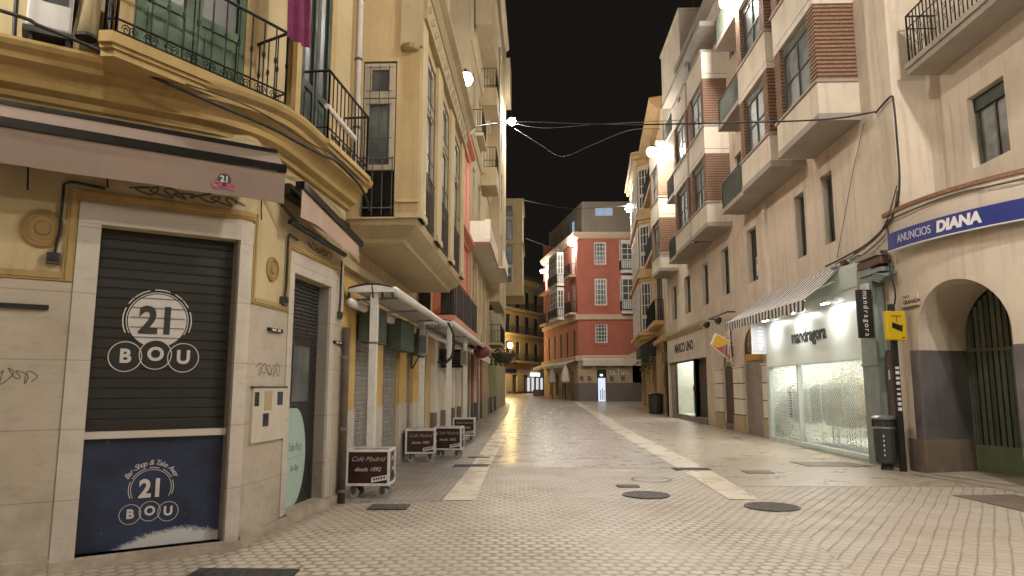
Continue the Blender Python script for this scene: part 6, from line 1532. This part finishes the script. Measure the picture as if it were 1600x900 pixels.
for u0, u1, z in ((1.83, 2.98, 3.55),): obj('transom_grille', MB().fbox(FRF, u0, u1, .001, .03, z, 4.3), 'granite', rd)
for a, b, c, d, e in fw: window(FRF, rd, a, b, c, d, .06 if c > 10 and c < 11 else .15, 'white_frame', 'pane' if c < 15 else 'pane', 4, 5, .14, .06)
q = MB()
for a, b, c, d, e in fw: q.fbox(FRF, a-.22, b+.22, .001, .07, c-.3, c-.002); q.fbox(FRF, a-.2, a-.002, .001, .05, c, d); q.fbox(FRF, b+.002, b+.2, .001, .05, c, d); q.fbox(FRF, a-.22, b+.22, .001, .07, d+.002, d+.25)
obj('window_surround', q, 'red_wall', rd)
for a, b, c, d, e in sw: window(FRS, rd, a, b, c, d, .15, 'white_frame' if c > 9 else 'green_dark', 'pane', 2, 4, .12, .05)
for u, z in ((.5, 9.45), (.5, 13.5), (13.0, 9.45), (13.0, 13.4)):
    bb = obj('balcony', MB().fbox(FRS, u, u+2.4 if u < 5 else u+3.3, 0, .75, z-.22, z), 'red_trim', rd); rail(FRS, bb, [(u+.05, 0), (u+.05, .7), (u+2.35 if u < 5 else u+3.25, .7), (u+2.35 if u < 5 else u+3.25, 0)], z, z+1.2, pitch=.2, r=.025)
def mirador(fr, u0, u1, z0, z1, v=.8):
    m = MB().fbox(fr, u0, u1, 0, v, z0, z0+.35); m.fbox(fr, u0, u1, 0, v, z1-.3, z1); m.fbox(fr, u0+.06, u1-.06, 0, v-.06, z0+.35, z1-.3); o = obj('glazed_bay', m, 'white_frame', rd)
    ff = Frame(tuple(fr.P(0, v, 0))[:2], fr.d, fr.side); window(ff, o, u0+.05, u1-.05, z0+1.35, z1-.3, .05, 'white_frame', 'pane', 5, 3, .1, .07)
    q = MB().fbox(fr, u0-.08, u1+.08, v-.2, v+.12, z0+.36, z0+.45); obj('window_box', q, 'iron', o)
    e = Frame(tuple(fr.P(u0, 0, 0))[:2], tuple(fr.P(u0, 1, 0)-fr.P(u0, 0, 0))[:2], fr.side)
    window(e, o, .08, v-.05, z0+1.35, z1-.3, -.03, 'white_frame', 'pane', 2, 3, .08, .05)
    rail(fr, o, [(u0-.05, 0), (u0-.05, v+.1), (u1+.05, v+.1), (u1+.05, 0)], z0+.36, z0+1.3, pitch=.2, r=.022); return o
mirador(FRS, 6.0, 10.4, 9.2, 12.9); mirador(FRS, 6.0, 10.4, 13.1, 17.0); mirador(FRF, 4.55, 8.0, 9.2, 13.2); mirador(FRF, 4.55, 8.0, 13.5, 17.0)
q = MB()
for fr, L in ((FRF, 12), (FRS, 17.2)):
    q.sweep(fr, [(0, 8.6), (.2, 8.65), (.25, 9.1), (0, 9.2)], [-.2, L]); q.sweep(fr, [(0, 17.3), (.15, 17.35), (.40, 17.7), (.5, 17.95), (0, 18.05)], [-.4, L]); q.sweep(fr, [(0, 4.3), (.25, 4.35), (.35, 4.75), (0, 4.85)], [-.3, L])
obj('cornice', q, 'red_trim', rd)
FAF = Frame(tuple(FRF.P(0, -.8, 0))[:2], FRF.d, 1); FAS = Frame(tuple(FRS.P(0, -.8, 0))[:2], FRS.d, -1)
q = MB().wall(FAF, .9, 12, 17.9, 21.6); q.wall(FAS, .8, 17.2, 17.9, 21.6); q.poly(FAF.P(.9, 0, 17.9), FAS.P(.8, 0, 17.9), FAS.P(.8, 0, 21.6), FAF.P(.9, 0, 21.6)); q.poly(FAF.P(.9, 0, 21.6), FAF.P(12, 0, 21.6), FAF.P(12, -16, 21.6), FAS.P(17.2, 0, 21.6), FAS.P(.8, 0, 21.6)); obj('attic', q, 'attic', rd)
wo = obj('attic_window', MB().fbox(FAF, 2.1, 4.0, .0, .05, 20.0, 20.9), 'white_frame', rd)
for a, b in ((2.18, 3.0), (3.1, 3.92)): obj('pane', MB().fbox(FAF, a, b, .051, .055, 20.08, 20.82), 'pane_lit', wo)
for u, k in ((4.0, 'pane_lit'), (6.5, 'pane_grey'), (9.5, 'pane_grey'), (12.5, 'pane_grey')): obj('attic_window', MB().fbox(FAS, u, u+.8, .0, .05, 18.8, 20.2), k, rd)
text(FRF, 4.15, 3.72, .055, 'CAFETERÍA', .28, 'granite', rd, bold=.01)
text(FRF, 4.15, 3.05, .06, 'La Tana', .85, 'granite', rd, bold=.03, sx=.75); text(FRF, 4.19, 3.09, .075, 'La Tana', .85, 'sign_white', rd, bold=.0, sx=.75)
text(FRF, .8, 3.6, .055, 'TABERNA', .3, 'granite', rd, bold=.02)
for u, z in ((.3, 2.55), (1.1, 2.55), (3.4, 2.5), (4.6, 2.5), (.6, 4.05), (4.2, 4.1)): obj('wall_lantern', MB().fbox(FRF, u-.18, u+.18, .001, .12, z-.2, z+.2).fbox(FRF, u-.1, u+.1, .12, .2, z-.14, z+.1), 'granite', rd)
def far_awning(lab, fr, u0, u1, z, v, drop, col='awning_cream'):
    t = thing('shop_awning', lab, 'awning', fr.P((u0+u1)/2, v, z)); P = fr.P
    q = MB(); q.poly(P(u0, .05, z+.55), P(u1, .05, z+.55), P(u1, v, z), P(u0, v, z)); q.poly(P(u0, v, z), P(u1, v, z), P(u1, v+.01, z-drop), P(u0, v+.01, z-drop)); q.poly(P(u0, .05, z+.55), P(u0, v, z), P(u0, v, z-.1), P(u0, .05, z+.45)); obj('canopy', q, col, t); return t
far_awning('long cream awning band across the front of the red building', FRF, .4, 9.5, 4.35, .5, .55)
far_awning('cream awning on the side of the red building nearest its corner', FRS, .6, 5.6, 4.0, 1.5, .3)
far_awning('cream awning farther along the side of the red building', FRS, 6.2, 11.5, 4.0, 1.5, .3)
far_awning('last cream awning at the far end of the red building side', FRS, 12, 17, 4.0, 1.5, .3)
for u, lab in ((.9, 'furled pale umbrella at the red building corner'), (7.0, 'furled pale umbrella midway along the red building side')):
    p = FRS.P(u, 1.2, 0); t = thing('furled_umbrella', lab, 'umbrella', p)
    obj('pole', MB().tube([p, p+Vector((0, 0, 4.1))], .05, 6), 'pole', t); obj('canopy', MB().tube([p+Vector((0, 0, z)) for z in (4.0, 3.6, 2.9, 2.2, 2.05)], [.08, .25, .42, .5, .3], 8), 'awning_cream', t)
# ================================================================== END OF STREET: YELLOW-LIT FACADES
eb = thing('curving_building', 'ochre balconied building lit yellow at the bend of the street', 'building', (-4, 100, .6))
FE = Frame((-8.5, 92), (.446, .895), 1)
G0 = .55
ew = [(u, u+1.3, z, z+2.6, .2) for z in (G0+5.0, G0+8.9, G0+12.6) for u in (3, 6, 9, 12, 15, 18, 21, 24)]
obj('wall', MB().wall(FE, -6, 30, 4.2, 17.2, ew), 'far_wall', eb); obj('ground_wall', MB().wall(FE, -6, 30, G0-.6, 4.2, [(u, u+1.5, G0-.6, 3.4, .3) for u in (4, 7.5, 11, 14.5, 18)]), 'cream', eb); body(eb, FE, -6, 30, 0, 17.2, 8, 'far_wall')
for i, (a, b, c, d, e) in enumerate(ew): window(FE, eb, a, b, c, d, .15, 'green_dark', 'pane', 2, 3, .1, .06)
for z in (G0+4.85, G0+8.75, G0+12.45):
    bb = obj('balcony', MB().fbox(FE, 2, 26, 0, .7, z-.3, z), 'far_wall', eb); rail(FE, bb, [(2, .65), (26, .65)], z, z+1.1, pitch=.3, r=.03)
q = MB().sweep(FE, [(0, 16.8), (.6, 17.0), (.7, 17.5), (-2, 19.2), (-4, 19.2), (-4, 16.8)], [-6, 30]); obj('roof', q, 'far_wall', eb)
for u in (4, 7.5, 11, 14.5): obj('door', MB().fbox(FE, u+.05, u+1.45, -.3, -.22, G0-.3, 3.35), 'panel_blue' if u < 5 else 'rust', eb)
obj('fascia_sign', MB().fbox(FE, 5, 12, .01, .12, 3.7, 4.2), 'panel_blue', eb)
obj('light_box', MB().fbox(FE, 16.6, 19.4, .02, .25, 3.25, 3.75), 'shop_cold', eb)
for u in (15.6, 17.0, 18.5, 20.0): obj('lit_door', MB().fbox(FE, u, u+.75, .01, .06, .75, 3.0), 'shop_dim', eb)
obj('shop_stall', MB().fbox(FE, 9, 20, .3, 1.4, G0-.3, G0+.45), 'rust', eb)
for (x, y, z), lab in (((-4.75, 95.0, 7.3), 'larger glowing yellow lantern at the bend of the street'), ((-3.75, 97.2, 7.3), 'smaller glowing yellow lantern right of the larger one')):
    t = thing('wall_lantern', lab, 'street lamp', (x, y, z))
    obj('bulb', MB().ball((x, y, z), .34 if 'larger' in lab else .24, 10), 'sodium', t); obj('cap', MB().lathe((x, y, z+.38), [(.4, 0), (.15, .25), (.03, .4)], 10), 'lamp_metal', t)
    obj('bracket', MB().tube([(x, y, z+.6), (x-.5, y+.2, z+.8), (x-1.3, y+.65, z+.6)], .04, 5), 'lamp_metal', t)
q = MB(); q.box(-.6, 2.2, 91, 91.6, .5, 1.3); o = obj('stone_bench', q, 'granite'); tag(o, 'low dark planter wall at the far bend before the lit shop', 'wall')
for x, y in ((-3.4, 84), (-2.6, 86)):
    pass
# ================================================================== STREET LAMPS ON THE FACADES
def lamp(label, p, wallp, bulb='bulb', r=.15):
    t = thing('street_lamp', label, 'street lamp', p, 'wall bracket street lamps'); p = Vector(p); w = Vector(wallp)
    obj('bulb', MB().ball((p.x, p.y, p.z), r, 12, (1, 1, .92)), bulb, t, fixn=True)
    d = (p-w); d.z = 0
    obj('housing', MB().lathe((p.x, p.y, p.z+r*.72), [(r*.75, 0), (r*.8, .03), (r*.5, .10), (.04, .14)], 12), 'lamp_metal', t)
    obj('arm', MB().tube([w, w+d*.3+Vector((0, 0, .25)), p+Vector((0, 0, r*.62+.22)), p+Vector((0, 0, r*.62+.15))], .03, 6), 'lamp_metal', t, smooth=True)
    return t
lamp('bright wall lamp on the oriel building, nearest on the left', (-2.12, 20.1, 10.8), (-2.70, 20.3, 10.4), r=.21)
lamp('white lamp at the bright corner edge of the tall left building', (-1.5, 41.5, 17.8), (-2.03, 41.5, 17.5), r=.25)
lamp('white lamp on the far bay building under the dark sky', (-1.45, 64.4, 17.85), (-1.6, 64.0, 17.0), r=.3)
lamp('bright lamp at the top edge over the brick bays', (6.22, 21.7, 14.05), (7.3, 21.9, 13.9), r=.22)
lamp('bright lamp beside the brick bay farthest along the beige building', (5.86, 34.75, 13.45), (7.3, 34.7, 13.3), 'bulb_far', r=.25)
lamp('bright lamp between the orange and the red buildings', (7.82, 58, 16.5), (8.4, 58.2, 16.3), 'bulb_far', r=.36)
lamp('white lamp near the top corner of the red building', tuple(FRS.P(.75, .45, 16.95)), tuple(FRS.P(.75, 0, 16.4)), 'bulb_far', r=.26)
lamp('white lamp at the far end of the red building side', tuple(FRS.P(15.0, .6, 16.2)), tuple(FRS.P(15.0, 0, 15.9)), 'bulb_far', r=.26)
# the high row continues behind and above the camera
lamp('wall lamp high on the ochre corner building over its cornice', tuple(FB.P(.6, 1.0, 14.6)), tuple(FB.P(.6, 0, 12.8)), 'bulb_near', .17)
lamp('wall lamp high on the rounded arched building', (6.4, 5.6, 10.4), (8.03, 5.6, 10.1), 'bulb_near', .17)
lamp('wall lamp on the plain cream building closing the square', (2.5, -7, 12.5), (2.5, -9.5, 12.3), 'bulb_near', .17)
lamp('added fill lamp, out of view, low on the rounded arched building past the gate', (7.0, 3.4, 6.3), (8.03, 3.4, 6.1), 'bulb_fill', .17)  # added fill, out of view, to light under the awnings opposite
lamp('added fill lamp, out of view, low on the ochre corner building past the kiosk', tuple(FA.P(-2.4, 1.0, 6.2)), tuple(FA.P(-2.4, 0, 6.0)), 'bulb_fill', .11)  # added fill, out of view, to lift the shade in the arch
# a plain facade behind the camera carries that lamp and closes the square
nb = thing('near_building', 'plain cream building closing the square behind the camera', 'building', (2, -10, 0))
FNB = Frame((14, -9.5), (-1, 0), 1)
FNB = Frame((-12, -9.5), (1, 0), -1)
no = [(u, u+1.2, z, z+2.2, .2) for u in range(2, 26, 3) for z in (5, 9)]
obj('wall', MB().wall(FNB, 0, 28, 0, 14, no), 'cream', nb)
for a, b, c, d, e in no: window(FNB, nb, a, b, c, d, .15)
# ================================================================== OVERHEAD CABLES
cable([(-2.0, 20.2, 9.3), (-.65, 19, 9.0), (2.1, 17.6, 8.35), (4.8, 16, 7.75), (6.4, 15.1, 7.45), (7.24, 14.62, 7.42)], .020, 'overhead_cable', 'main overhead cable spanning the street to the brick-bay building')
cable([(-1.35, 41.3, 17.6), (.3, 35, 14.9), (2.1, 25, 11.2), (3.6, 17, 8.22)], .009, 'overhead_cable', 'thin overhead cable fanning out from the corner lamp', 'cable_grey')
cable([(-1.35, 41.3, 17.3), (.2, 35, 14.0), (1.05, 29, 11.35), (1.9, 24.5, 10.2), (2.75, 20.6, 9.3), (3.3, 18.2, 8.45)], .010, 'overhead_cable', 'lower overhead cable drooping in a loop beneath the thin one', 'cable_grey')
cable([(-1.0, 63.8, 15.2), (1, 66, 14.9), (3.3, 73, 15.6)], .03, 'overhead_cable', 'far overhead cable from the bay building to the red building', 'cable_grey')
cable([(-1.3, 63, 18.7), (3, 61, 17.3), (7.9, 58.2, 16.8)], .022, 'overhead_cable', 'far upper cable crossing the sky toward the orange building', 'cable_grey')

# ================================================================== CAMERA, SKY, RENDER SETTINGS
cam = bpy.data.cameras.new('camera'); co = bpy.data.objects.new('camera', cam); COL.objects.link(co)
cam.sensor_width = 36; cam.lens = 36*1100/1600; cam.clip_end = 2000; cam.clip_start = .05
co.location = (0, 0, 1.6)
co.rotation_euler = (PI/2+math.atan(155/1100), 0, R(2.06))
sc.camera = co
W_ = bpy.data.worlds.new('World'); sc.world = W_; W_.use_nodes = True
nt = W_.node_tree; nt.nodes.clear()
out = nt.nodes.new('ShaderNodeOutputWorld'); bg = nt.nodes.new('ShaderNodeBackground'); sky = nt.nodes.new('ShaderNodeTexSky')
sky.sky_type = 'NISHITA'; sky.sun_disc = False; sky.sun_elevation = R(-8); sky.sun_rotation = R(200)
bg.inputs[1].default_value = .05; nt.links.new(sky.outputs[0], bg.inputs[0])
bg2 = nt.nodes.new('ShaderNodeBackground'); bg2.inputs[0].default_value = (1.0, .90, .74, 1); bg2.inputs[1].default_value = .0085
ad = nt.nodes.new('ShaderNodeAddShader'); nt.links.new(bg.outputs[0], ad.inputs[0]); nt.links.new(bg2.outputs[0], ad.inputs[1]); nt.links.new(ad.outputs[0], out.inputs[0])
sc.view_settings.view_transform = 'Standard'; sc.view_settings.look = 'None'; sc.view_settings.exposure = 0; sc.view_settings.gamma = 1
sc.render.engine = 'CYCLES'
cy = sc.cycles
cy.use_denoising = True
try: cy.denoiser = 'OPENIMAGEDENOISE'
except Exception: pass
cy.max_bounces = 8; cy.diffuse_bounces = 5; cy.glossy_bounces = 3; cy.transparent_max_bounces = 12
cy.sample_clamp_indirect = 6; cy.sample_clamp_direct = 0; cy.use_light_tree = True
cy.caustics_reflective = False; cy.caustics_refractive = False
sc.render.film_transparent = False
